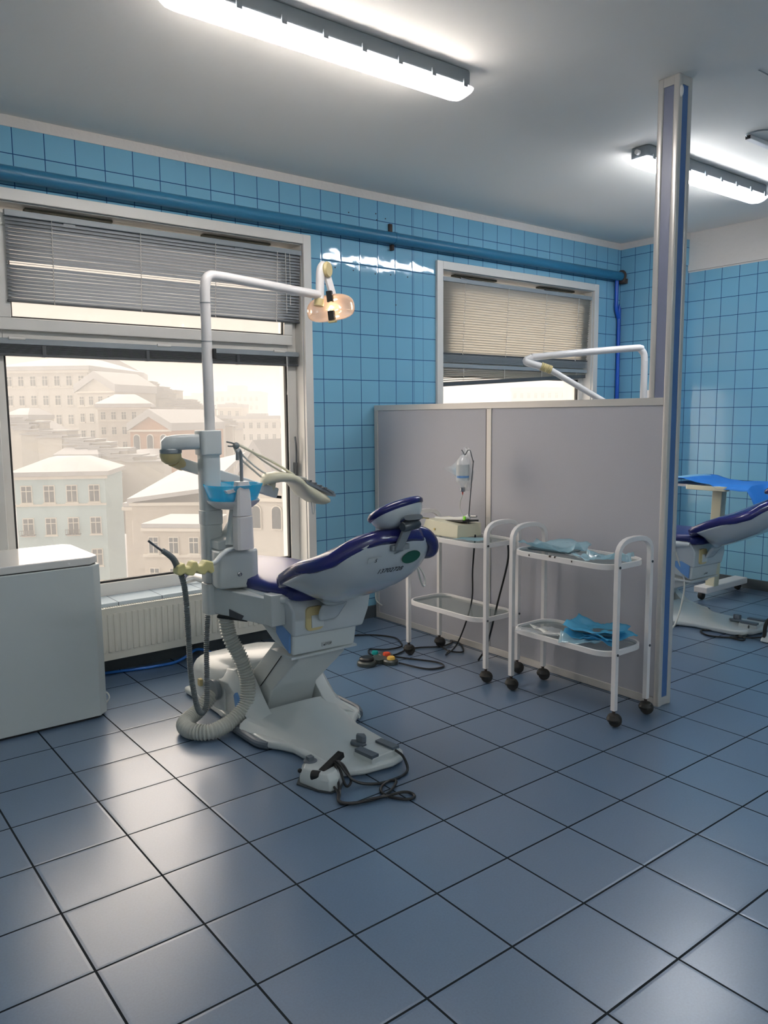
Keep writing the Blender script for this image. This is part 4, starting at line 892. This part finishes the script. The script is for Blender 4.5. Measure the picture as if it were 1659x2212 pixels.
# crumpled sterilisation pouches (sheets of film with a fold) and steel trays in them
def pouch(name, label, cx, cy, z, lx, ly, rot, mt, amp=.02, seed=0, curl=.0, cat='pouch', group=None, tray=None, drop=None, thick=.0012):
    t = thing(name, label, cat, (cx, cy, z), group)
    rows = []; n = 16; k = 12
    R = Matrix.Rotation(math.radians(rot), 3, 'Z')
    for i in range(n+1):
        row = []
        for j in range(k+1):
            u, v = i/n-.5, j/k-.5
            edge = max(abs(u), abs(v))*2
            h = .003+amp*(.55+1.1*noise.noise(V((u*2.6+seed, v*2.6, seed*1.7))))*(edge**1.6)+.5*amp*abs(noise.noise(V((u*7+seed*3, v*6, 4))))+curl*max(0, u)**2*4
            p = R @ V((u*lx*(1+.06*noise.noise(V((v*4, seed, 1)))), v*ly*(1+.08*noise.noise(V((u*4, seed, 2)))), 0))
            row.append((cx+p.x, cy+p.y, z+max(.001, h)))
        rows.append(row)
    MB().grid(rows).build('film', mt, t, solid=thick, angle=25)
    if tray:
        T = Matrix.Translation((cx, cy, z)) @ Matrix.Rotation(math.radians(rot), 4, 'Z')
        m = MB(); m.prism(rrect(-lx*.36, -ly*.36, lx*.36, ly*.36, .01), 'z', .0015, .006, T); m.prism(rrect(-lx*.38, -ly*.38, lx*.38, ly*.38, .012), 'z', .006, .010, T)
        m.build('instrument_tray', 'tray_steel', t, bevel=.002)
    return t
zt = .7365; zl = .3365
pouch('sterile_pouch', 'large pale blue pouch with a dark steel tray, on the top shelf at its left', 2.50, -1.22, zt+.004, .17, .32, 8, 'bag_sky', .045, 3, tray=True)
pouch('sterile_pouch', 'flat clear pouch lying in the middle of the top shelf', 2.46, -1.42, zt, .10, .15, -25, 'bag_clear', .010, 5)
pouch('sterile_pouch', 'small crumpled blue pouch on the top shelf beside the near hoop', 2.50, -1.55, zt+.003, .11, .20, 20, 'bag_sky', .038, 9)
pouch('sterile_pouch', 'little blue pouch overhanging the front rim of the top shelf', 2.385, -1.50, zt+.012, .07, .12, -12, 'bag_sky', .018, 11)
for i, (dx, dy, dzz, r, mt) in enumerate(((-.045, .05, .0, 28, 'bag_sky'), (.0, .0, .012, 5, 'bag_blue'), (.01, -.03, .030, -18, 'bag_blue'), (.0, .01, .048, 12, 'bag_blue'))):
    pouch('sterile_pouch', ['bottom crumpled pouch of the blue heap on the lower shelf, spilling over the rim', 'second pouch from the bottom of the blue heap on the lower shelf', 'third pouch of the blue heap on the lower shelf, turned askew', 'topmost blue pouch of the heap on the lower shelf, with a steel tray'][i],
          2.49+dx, -1.50+dy, zl+dzz, .18, .27 if i else .20, r, mt, .035, 20+i*3, tray=(i == 3))
t = thing('paper_strip', 'white perforated paper strip lying on the lower shelf left of the blue pouches', 'paper', (2.42, -1.25, zl))
rows = [[(2.40+.04*j+.01*math.sin(i), -1.15-.026*i, zl+.002+.012*abs(math.sin(i*.7))+(.03 if i == 0 and j == 0 else 0)) for j in (0, 1)] for i in range(9)]
MB().grid(rows).build('paper', 'paper', t, solid=.0008)
tag(pouch('x', 'x', 2.39, -1.22, zl, .12, .22, 30, 'bag_clear', .018, 31), 'clear crumpled wrapper under the paper strip on the lower shelf', 'wrapper').name = 'plastic_wrapper'

# device box, infusion bottle and friends on the far trolley
z = zt+.001
t = thing('device_box', 'cream electronic device box with cables on the far trolley', 'device', (2.5, -.42, z))
T = Matrix.Translation((2.50, -.40, z)) @ Matrix.Rotation(math.radians(0), 4, 'Z')
m = MB(); m.loft([[T @ V(p) for p in ((-.09, -.21, 0), (.10, -.21, 0), (.10, .10, 0), (-.09, .10, 0))], [T @ V(p) for p in ((-.085, -.21, .075), (.095, -.21, .075), (.095, .06, .088), (-.085, .06, .088))]]); m.build('case', 'cream', t, bevel=.004)
m = MB(); m.box((-.093, -.195, .012), (-.089, -.10, .070), T) if False else m.lathe([(.001, 0), (.006, 0), (.006, .003)], T @ V((-.090, -.02, .035)), (-1, 0, 0), 10); m.build('socket', 'brass', t)
m = MB(); m.tube([(2.40, -.33, z+.09), (2.37, -.20, z+.085), (2.36, -.10, z+.04), (2.37, -.08, z+.01), (2.40, -.20, z+.022)], .003, 7, sm=7); m.tube([(2.42, -.36, z+.09), (2.375, -.23, z+.088), (2.362, -.13, z+.03), (2.39, -.17, z+.018), (2.405, -.24, z+.02)], .003, 7, sm=7); m.build('wire', 'brass', t)
MB().tube([(2.405, -.24, z+.02), (2.405, -.275, z+.021)], .005, 8).build('plug', 'steel', t)
t = thing('handpiece', 'white handpiece with a steel tip lying on the device box', 'handpiece', (2.5, -.5, z+.085))
MB().tube([(2.47, -.36, z+.087), (2.49, -.46, z+.090), (2.50, -.56, z+.100), (2.505, -.61, z+.118)], [.009, .016], 12, sm=5).build('handle', 'paper', t)
MB().tube([(2.505, -.61, z+.118), (2.51, -.66, z+.122)], .006, 10).build('tip', 'steel', t)
tag(MB().loft([[(2.47, -.44, z+.079), (2.55, -.45, z+.079), (2.55, -.635, z+.088), (2.46, -.60, z+.088)], [(2.47, -.44, z+.083), (2.55, -.45, z+.083), (2.55, -.635, z+.098), (2.46, -.60, z+.098)]]).build('black_cradle', 'black'), 'black cradle under the white handpiece on the device box', 'cradle')
t = thing('infusion_stand', 'thin bent wire stand rising from the device box, holding the bottle', 'stand', (2.5, -.60, z+.07))
MB().tube([(2.50, -.603, z+.055), (2.50, -.612, .90), (2.50, -.640, 1.15), (2.50, -.642, 1.158), (2.50, -.630, 1.19), (2.50, -.618, 1.222), (2.50, -.606, 1.226), (2.50, -.595, 1.222), (2.50, -.583, 1.205), (2.50, -.572, 1.200), (2.50, -.560, 1.215), (2.50, -.548, 1.225)], .0028, 8, sm=4).build('wire_hook', 'dark_steel', t)
t = thing('infusion_bottle', 'clear infusion bottle hanging upside down from the wire hook', 'bottle', (2.5, -.575, 1.20))
bx, by = 2.485, -.573
MB().lathe([(.002, .195), (.012, .190), (.030, .165), (.036, .14), (.037, .06), (.034, .045), (.018, .025), (.0125, .018), (.0125, .0)], (bx, by, 1.005), n=26).build('bottle_body', 'bottle', t)
MB().lathe([(.002, -.004), (.0145, -.004), (.0155, .004), (.0155, .018), (.013, .020)], (bx, by, .998), n=18).build('cap', 'steel', t)
m = MB(); m.loft([[(bx+.0374*math.cos(a), by+.0374*math.sin(a), zz) for a in [math.radians(150+170*q/12) for q in range(13)]] for zz in (1.058, 1.145)], caps=False, closed=False); lb = m.build('bottle_label', 'stick_w', t)
m = MB(); m.loft([[(bx+.0377*math.cos(a), by+.0377*math.sin(a), zz) for a in [math.radians(165+130*q/12) for q in range(13)]] for zz in (1.072, 1.084)], caps=False, closed=False); sub(m.build('label_band', 'blue_panel'), lb)
MB().tube([(bx, by, .996), (bx, by, .975)], [.005, .002], 8).build('spike', 'red', t)
MB().tube([(bx, by, .975), (bx-.005, by+.012, .94), (bx-.005, by+.016, .90), (bx, by, .86), (bx, by-.012, .838)], .0026, 8, sm=5).build('drip_line', 'hose_white', t)
MB().box((bx-.005, by-.022, .828), (bx+.005, by-.008, .856)).build('roller_clamp', 'lime', t, bevel=.002)
t = thing('plastic_bag', 'clear plastic bag with a blue corner hanging behind the infusion bottle', 'bag', (2.50, -.48, 1.2))
def bagsheet(off, s):
    return [[(2.515+off+.008*math.sin(i*1.7+j), y, zz) for j, (y, zz) in enumerate(r)] for i, r in enumerate([
        [(-.553, 1.245), (-.560, 1.235), (-.570, 1.228)], [(-.520, 1.19), (-.55, 1.185), (-.58, 1.18)], [(-.45, 1.13), (-.52, 1.13), (-.60, 1.14)], [(-.385, 1.115), (-.48, 1.10), (-.605, 1.10)], [(-.46, 1.085), (-.53, 1.06), (-.60, 1.06)], [(-.53, 1.03), (-.56, 1.02), (-.59, 1.02)], [(-.556, 1.0), (-.565, .995), (-.575, .995)]])]
MB().grid(bagsheet(0, 1)).grid(bagsheet(.02, -1)).build('bag_film', 'bag_clear', t, solid=.0006)
MB().loft([[(2.525, -.44, 1.113), (2.525, -.475, 1.128), (2.525, -.505, 1.118), (2.525, -.51, 1.04), (2.525, -.50, 1.045)], [(2.527, -.44, 1.113), (2.527, -.475, 1.128), (2.527, -.505, 1.118), (2.527, -.51, 1.04), (2.527, -.50, 1.045)]]).build('blue_card', 'bag_blue', t)
tag(pouch('x', 'x', 2.44, -.68, zt, .10, .16, 15, 'bag_sky', .006, 41), 'flat blue pouch lying on the glass in front of the device box', 'pouch').name = 'sterile_pouch'
tag(MB().tube([(2.50, -.66, z+.02), (2.52, -.62, .55), (2.53, -.60, .35), (2.52, -.50, .10), (2.50, -.42, .012), (2.58, -.36, .010)], .0045, 8, sm=7).build('power_cable', 'black'), 'black cable hanging down through the far trolley, farther from its near leg', 'cable')
tag(MB().tube([(2.55, -.86, z+.0), (2.57, -.84, .62), (2.58, -.76, .38), (2.58, -.68, .12), (2.57, -.62, .012)], .0055, 8, sm=7).build('power_cable', 'black'), 'black cable hanging beside the near leg of the far trolley', 'cable')
tag(MB().tube([(2.735, .57, .30), (2.725, .56, .20), (2.72, .545, .13), (2.735, .50, .10)], .005, 8, sm=5).build('wall_cable', 'hose_white'), 'short white cable curling at the far end of the partition', 'cable')

# ------------------------------------------------------------------ draped table beyond the partition
t = thing('instrument_table', 'white mobile instrument table on a single post beside the second chair', 'table', (5.15, -.6, 0))
MB().prism(rrect(4.92, -.98, 5.36, -.30, .04), 'z', .865, .885).build('table_top', 'metal_w', t, bevel=.004)
MB().prism(rrect(4.86, -.82, 4.93, -.50, .02), 'z', .852, .886).build('top_lip', 'cream', t, bevel=.004)
MB().loft([[(5.04, -.665, .10), (5.11, -.665, .10), (5.11, -.59, .10), (5.04, -.59, .10)], [(5.04, -.70, .865), (5.11, -.70, .865), (5.11, -.62, .865), (5.04, -.62, .865)]]).build('post', 'cream', t, bevel=.006)
MB().box((4.95, -.66, .055), (5.56, -.55, .105)).build('foot_bar', 'metal_w', t, bevel=.008)
for x in (4.98, 5.52): MB().lathe([(.008, -.018), (.028, -.016), (.032, 0), (.028, .016), (.008, .018)], (x, -.60, .033), (0, 1, .0), 18).build('caster', 'caster', t)
t = thing('surgical_drape', 'bright blue surgical drape spread over the instrument table and hanging off its corner', 'drape', (5.1, -.7, .89))
rows = []
for i in range(19):
    row = []
    for j in range(17):
        u, v = i/18, j/16
        x = 4.86+v*.50; y = -.20-u*1.00
        zz = .888+.012+.010*noise.noise(V((x*9, y*9, 1)))+.035*math.exp(-((y+.45)/.10)**2)
        ov = max(0, -.99-y)
        if ov > 0: zz -= ov*1.1*max(.1, 1.1-v*1.2)+.02*math.sin(v*9)*ov*3; y += ov*.45
        ox_ = max(0, 4.915-x)
        if ox_ > 0: zz -= ox_*.6*(u > .55)
        row.append((x, y, zz))
    rows.append(row)
MB().grid(rows).build('drape_sheet', 'drape', t, solid=.0015)
rows = [[(4.90+.40*j/8, -.28-.26*i/8, .900+.010*noise.noise(V((i*.6, j*.6, 5)))+.028*math.sin(PI*i/8)+.01) for j in range(9)] for i in range(9)]
MB().grid(rows).build('folded_corner', 'drape_l', t, solid=.0015)
t = thing('foot_pedal', 'second foot pedal with a raised black handle at the right edge', 'foot pedal', (4.35, -1.48, 0))
MB().loft([[(4.20, -1.44, .003), (4.20, -1.60, .003), (4.38, -1.62, .003), (4.40, -1.42, .003)], [(4.22, -1.45, .045), (4.22, -1.58, .045), (4.36, -1.60, .055), (4.38, -1.43, .055)]]).build('pedal_body', 'white', t, bevel=.01)
MB().tube([(4.22, -1.46, .03), (4.235, -1.46, .11), (4.26, -1.475, .145), (4.30, -1.52, .15), (4.33, -1.58, .12)], .012, 10, sm=5).build('lever', 'black', t)
MB().tube([(4.34, -1.30, .05), (4.26, -1.33, .008), (4.16, -1.30, .006), (4.08, -1.17, .006), (4.16, -1.08, .006), (4.24, -1.20, .006), (4.20, -1.34, .006), (4.14, -1.36, .006), (4.15, -1.28, .008), (4.24, -1.38, .008), (4.30, -1.45, .02)], .0055, 8, sm=7).build('cable', 'black', t)

# ------------------------------------------------------------------ the city outside
WALLC = {'mint': (.46, .62, .66), 'cream': (.62, .60, .56), 'sand': (.58, .54, .48), 'brick': (.50, .29, .19), 'white': (.72, .70, .66), 'grey': (.55, .55, .56)}
for k, c in WALLC.items(): M['w_'+k] = mat('facade_'+k, tuple(q*.72 for q in c)+(1,), .85, noise_amt=.06, noise_scale=.6)
M['w_win'] = mat('facade_window', (.06, .075, .085, 1), .2)
M['w_trim'] = mat('facade_trim', (.55, .53, .48, 1), .8)
M['w_iron'] = mat('balcony_iron', (.10, .10, .10, 1), .7)
M['ground'] = mat('snowy_ground', (.40, .40, .42, 1), .9, noise_amt=.1, noise_scale=.05)
struct(MB().box((-500, 3.5, -30.4), (900, 900, -30)).build('ground', 'ground'))
def building(name, label, x, y, ang, w, dep, z0, ze, rh, roof, cols, rows, wall, arch=False, balc=False, win=None):
    t = thing(name, label, 'building', (x, y, z0))
    T = Matrix.Translation((x, y, 0)) @ Matrix.Rotation(math.radians(ang), 4, 'Z')
    z0 = min(z0, -12) if z0 > -12 else z0-6
    m = MB(); m.box((-w/2, 0, z0), (w/2, dep, ze), T)
    if roof == 'gable': m.loft([[T @ V((-w/2, q, ze)), T @ V((w/2, q, ze)), T @ V((0, q, ze+rh))] for q in (0, dep)])
    m.build('facade', 'w_'+wall, t)
    m = MB(); o = .05*w; th = .12+.004*y
    if roof == 'gable':
        for s in (-1, 1): m.loft([[T @ V((s*(w/2+o), q, ze-o*rh/(w/2))), T @ V((0, q, ze+rh)), T @ V((0, q, ze+rh+th*2)), T @ V((s*(w/2+o), q, ze-o*rh/(w/2)+th*2))] for q in (-o, dep)])
    elif roof == 'hip':
        k = min(w*.3, dep*.4)
        m.loft([[T @ V(p) for p in ((-w/2-o, -o, ze), (w/2+o, -o, ze), (w/2+o, dep, ze), (-w/2-o, dep, ze))], [T @ V(p) for p in ((-w/2-o, -o, ze+th), (w/2+o, -o, ze+th), (w/2+o, dep, ze+th), (-w/2-o, dep, ze+th))],
                [T @ V(p) for p in ((-w/2+k, dep*.35, ze+rh+th), (w/2-k, dep*.35, ze+rh+th), (w/2-k, dep*.7, ze+rh+th), (-w/2+k, dep*.7, ze+rh+th))]])
    elif roof == 'shed': m.loft([[T @ V(p) for p in ((-w/2-o, -o, ze), (w/2+o, -o, ze+.4*rh), (w/2+o, dep, ze+rh*1.4), (-w/2-o, dep, ze+rh*.7))], [T @ V(p) for p in ((-w/2-o, -o, ze+th), (w/2+o, -o, ze+.4*rh+th), (w/2+o, dep, ze+rh*1.4+th), (-w/2-o, dep, ze+rh*.7+th))]])
    else: m.box((-w/2-o*.4, -o*.4, ze), (w/2+o*.4, dep, ze+th), T); m.box((-w/4, dep*.2, ze), (w/8, dep*.6, ze+rh), T)
    m.build('snowy_roof', 'snow', t)
    m = MB(); m.box((-w/2-o*.6, -o*.6, ze-.02*w-.15), (w/2+o*.6, 0, ze-.02), T)
    if rows > 1: m.box((-w/2-.05, -.12, ze-1.35*w/max(cols, 2)*1.0-.1), (w/2+.05, 0, ze-1.35*w/max(cols, 2)*1.0+.1), T)
    m.build('cornice', 'w_trim', t)
    if cols:
        cw = w/cols; hw = cw*.21; hh = hw*1.75 if not arch else hw*2.3; vs = (cw*1.35)
        mw = MB(); mw.m = 1
        if arch:
            P = [(-hw, -hh), (hw, -hh)]+[(hw*math.cos(a), hh-hw+hw*math.sin(a)) for a in [PI*q/8 for q in range(9)]]
            P2 = [(p*1.22, q*1.12) for p, q in P]
            mw.prism(P2, 'y', -.10, .02); mw.m = 0; mw.prism(P, 'y', -.13, .0)
        else:
            mw.box((-hw*1.2, -.08, -hh*1.12), (hw*1.2, .02, hh*1.12)); mw.m = 0; mw.box((-hw, -.10, -hh), (hw, 0, hh)); mw.m = 1; mw.box((-hw*.08, -.12, -hh), (hw*.08, 0, hh)); mw.box((-hw, -.12, hh*.35), (hw, 0, hh*.45)); mw.box((-hw*1.4, -.25, -hh*1.25), (hw*1.4, 0, -hh*1.1))
        src = mw.build('window', ['w_win', 'w_trim'], t); mesh = src.data; bpy.data.objects.remove(src)
        bm_ = None
        if balc:
            b = MB(); b.box((-hw*1.5, -.75, -hh*1.05), (hw*1.5, 0, -hh*.97)); 
            for q in range(9): X = -hw*1.45+hw*2.9*q/8; b.box((X-.02, -.74, -hh), (X+.02, -.70, -hh*.35))
            b.box((-hw*1.5, -.76, -hh*.38), (hw*1.5, -.68, -hh*.33)); sb_ = b.build('balcony', 'w_iron', t); bmesh_ = sb_.data; bpy.data.objects.remove(sb_)
        for c in range(cols):
            for r in range(rows):
                pos = T @ V((-w/2+cw*(c+.5), 0, ze-vs*.62-vs*r*1.12))
                def put(me, nm):
                    o2 = bpy.data.objects.new(nm, me); C.objects.link(o2); o2.parent = t; o2.matrix_parent_inverse = Matrix.Translation(-t.location)
                    o2.matrix_basis = Matrix.Translation(pos) @ Matrix.Rotation(math.radians(ang), 4, 'Z')
                put(mesh, 'window')
                if balc and r and c % 2 == 0: put(bmesh_, 'balcony')
    return t
BT = [
('mint_house','pale mint corner house with iron balconies and a snowy roof, lower left of the view',21.8,77.5,-29.9,8.6,9.0,-14.78,-4.17,1.28,'hip',4,4,'mint',0,1),
('apartment_block','big pale apartment block with a snowy roof at the upper left of the view',41.8,156.2,-43.9,17.0,25.0,-3.32,10.75,2.20,'hip',7,4,'cream',0,0),
('pediment_house','distant house with a broad low pediment, left of the open sky',64.8,189.5,-27.9,13.5,20.0,1.96,11.76,3.79,'gable',5,2,'cream',0,0),
('gabled_house','tall cream gabled house next to the big apartment block',44.2,134.4,-55.9,7.7,12.0,-4.11,6.17,2.14,'gable',4,3,'cream',0,0),
('hipped_house','cream house under a snowy hipped roof in the middle of the hillside',42.4,116.2,-23.9,7.5,14.0,-4.24,3.14,1.55,'hip',5,3,'cream',0,0),
('brick_house','orange brick gabled house with an arched upper window',39.6,98.8,-51.9,6.0,16.0,-8.18,-0.06,1.72,'gable',3,2,'brick',1,0),
('apartment_block','distant white apartment block at the right of the view',102.9,183.7,-33.9,14.4,20.0,-8.19,1.04,1.48,'flat',7,3,'white',0,0),
('low_block','small orange block far behind the white apartment block',110.9,216.3,-37.9,7.1,14.0,-1.04,4.59,1.41,'flat',3,1,'sand',0,0),
('skyline_block','hazy grey block on the horizon just left of the lamp pole',180.6,392.9,-37.9,14.9,30.0,-5.18,11.56,3.45,'flat',0,0,'grey',0,0),
('skyline_block','wide hazy tower block on the horizon right of the lamp pole',198.2,379.6,-37.9,24.3,30.0,-5.38,13.83,4.92,'flat',8,3,'grey',0,0),
('skyline_block','hazy peaked building on the horizon farthest right',262.0,404.0,-37.9,20.3,30.0,-5.70,14.97,3.03,'hip',0,0,'grey',0,0),
('snowy_hall','low hall with one large sloping snow-covered roof, centre of the view',26.9,63.0,-37.9,6.4,20.0,-7.05,-6.02,2.26,'shed',0,0,'sand',0,0),
('arcade','sandy wall with a row of large arches below the sloping snowy roof',27.3,64.2,-37.9,7.6,1.0,-14.04,-6.53,0.14,'flat',3,1,'sand',1,0),
('terrace_house','low sandy terrace house with a flat roof at the bottom of the view',23.2,53.1,-43.9,4.8,6.0,-11.47,-6.92,0.25,'flat',3,3,'sand',0,0),
('gabled_hall','large pale gabled hall with arched windows, behind the spittoon',27.4,47.6,-57.9,5.1,30.0,-11.10,-4.47,3.64,'gable',3,1,'cream',1,0),
('narrow_house','narrow cream house squeezed behind the mint corner house',30.0,86.3,-12.9,2.1,8.0,-17.85,-5.19,0.63,'hip',2,4,'cream',0,0),
('terrace_house','small snowy-roofed house at the left edge halfway up the hillside',30.5,131.6,-37.9,3.8,10.0,-6.16,1.54,1.10,'hip',2,2,'cream',0,0),
('terrace_house','small house with a pointed snowy roof, left of the terraces',25.5,103.3,-31.9,3.8,10.0,-4.66,-0.55,1.29,'hip',2,1,'cream',0,0),
('terrace_house','small pyramid-roofed house just above the mint corner house',28.5,94.2,-37.9,5.0,10.0,-6.08,-3.29,1.67,'hip',2,1,'sand',0,0),
('terrace_house','small pyramid-roofed house just below the brick house',34.8,93.0,-45.9,4.3,10.0,-7.52,-4.08,1.03,'hip',3,2,'cream',0,0),
('long_house','long cream house behind the brick one, crossed by the lamp pole',61.0,139.4,-31.9,9.7,14.0,-12.34,-1.35,2.02,'hip',5,3,'cream',0,0),
('low_block','low white block just right of the lamp pole below the horizon',69.1,146.2,-37.9,6.6,14.0,-3.92,1.24,0.94,'flat',4,2,'white',0,0),
('skyline_block','faint wide block seen through the window above the partition',296.7,252.2,-37.9,30.3,30.0,-10.51,13.6,1.56,'flat',9,3,'grey',0,0),
]
for (n, lab, x, y, a, w, dep, z0, ze, rh, roof, c, r, wall, ar, ba) in BT: building(n, lab, x, y, a, w, dep, z0, ze, rh, roof, c, r, wall, bool(ar), bool(ba))
# stepped terraces: stacked parapets with snow on every ledge, falling to the right
def terraces(label, pts, w, dep, n):
    t = thing('stepped_terraces', label, 'building', pts[0])
    a, b = V(pts[0]), V(pts[1]); wl = MB(); sn = MB()
    for i in range(n):
        f = i/(n-1); p = a.lerp(b, f); jx = (random.random()-.5)*w*.8; ww = w*(.5+random.random()*.8)
        T = Matrix.Translation((p.x+jx*.79, p.y-jx*.61, 0)) @ Matrix.Rotation(math.radians(-38+random.uniform(-8, 8)), 4, 'Z')
        wl.box((-ww/2, 0, p.z-9), (ww/2, dep, p.z), T); sn.box((-ww/2-.15, -.2, p.z), (ww/2+.15, dep, p.z+.16), T)
    wl.build('walls', 'w_cream', t); sn.build('snowy_ledges', 'snow', t)
terraces('long flight of stepped snowy parapets running down from the upper left', [(54.0, 148.0, 9.5), (66.0, 126.0, -1.0)], 5.5, 5, 30)
terraces('stepped snowy parapets in the middle left above the mint corner house', [(22.5, 104.0, 1.6), (34.0, 90.0, -3.8)], 4.0, 3, 30)
terraces('stepped parapets on the slope behind the brick house', [(48.0, 118.0, 3.0), (62.0, 122.0, -1.0)], 4.5, 5, 14)
# winter haze hanging over the city
hz = MB().box((-500, 3.2, -29.9), (900, 880, 22)).build('winter_haze', 'snow')
hm = bpy.data.materials.new('winter_haze'); hm.use_nodes = True; N = hm.node_tree.nodes; N.clear()
oo = N.new('ShaderNodeOutputMaterial'); vs = N.new('ShaderNodeVolumeScatter'); vs.inputs['Color'].default_value = (.37, .38, .395, 1); vs.inputs['Density'].default_value = .0070; vs.inputs['Anisotropy'].default_value = -.15
hm.node_tree.links.new(vs.outputs[0], oo.inputs['Volume']); hz.data.materials.clear(); hz.data.materials.append(hm)
hz['kind'] = 'stuff'; hz['label'] = 'pale winter haze over the city outside the window'; hz['category'] = 'haze'

# ------------------------------------------------------------------ sky, sun, camera
w = bpy.data.worlds.new('sky'); bpy.context.scene.world = w; w.use_nodes = True; nt = w.node_tree; N = nt.nodes; bg = N['Background']
tc = N.new('ShaderNodeTexCoord'); sp = N.new('ShaderNodeSeparateXYZ'); nt.links.new(tc.outputs['Generated'], sp.inputs[0])
cr = N.new('ShaderNodeValToRGB'); nt.links.new(sp.outputs[2], cr.inputs[0]); e = cr.color_ramp.elements
e[0].position = 0; e[0].color = (1., .76, .60, 1); e[1].position = .5; e[1].color = (1., .92, .82, 1)
x = e.new(.12); x.color = (1., .83, .68, 1)
nt.links.new(cr.outputs[0], bg.inputs[0]); bg.inputs[1].default_value = .46
sl = bpy.data.lights.new('sun', 'SUN'); sl.energy = 6.8; sl.angle = math.radians(125); sl.color = (1, .87, .74)
so = bpy.data.objects.new('sun', sl); C.objects.link(so)
so.rotation_euler = V((.34, -.93, -.33)).to_track_quat('-Z', 'Y').to_euler()

cam = bpy.data.cameras.new('camera'); co = bpy.data.objects.new('camera', cam); C.objects.link(co)
Rr, Ru, Rf = V((0.788720, -0.614689, -0.008872)), V((0.081351, 0.090056, 0.992609)), V((0.609347, 0.783612, -0.121034))
mw = Matrix((Rr, Ru, -Rf)).transposed().to_4x4(); mw.translation = V((-0.549754, -3.755860, 1.415834)); co.matrix_world = mw
cam.sensor_fit = 'HORIZONTAL'; cam.sensor_width = 36; cam.lens = 1693.108/1659*36; cam.clip_start = .05; cam.clip_end = 2000
s = bpy.context.scene; s.camera = co
s.view_settings.view_transform = 'Standard'; s.view_settings.look = 'None'; s.view_settings.gamma = 1; s.view_settings.exposure = .95
try: s.cycles.volume_bounces = 1; s.cycles.transparent_max_bounces = 24; s.cycles.max_bounces = 10; s.cycles.diffuse_bounces = 5; s.cycles.sample_clamp_indirect = 6
except Exception: pass
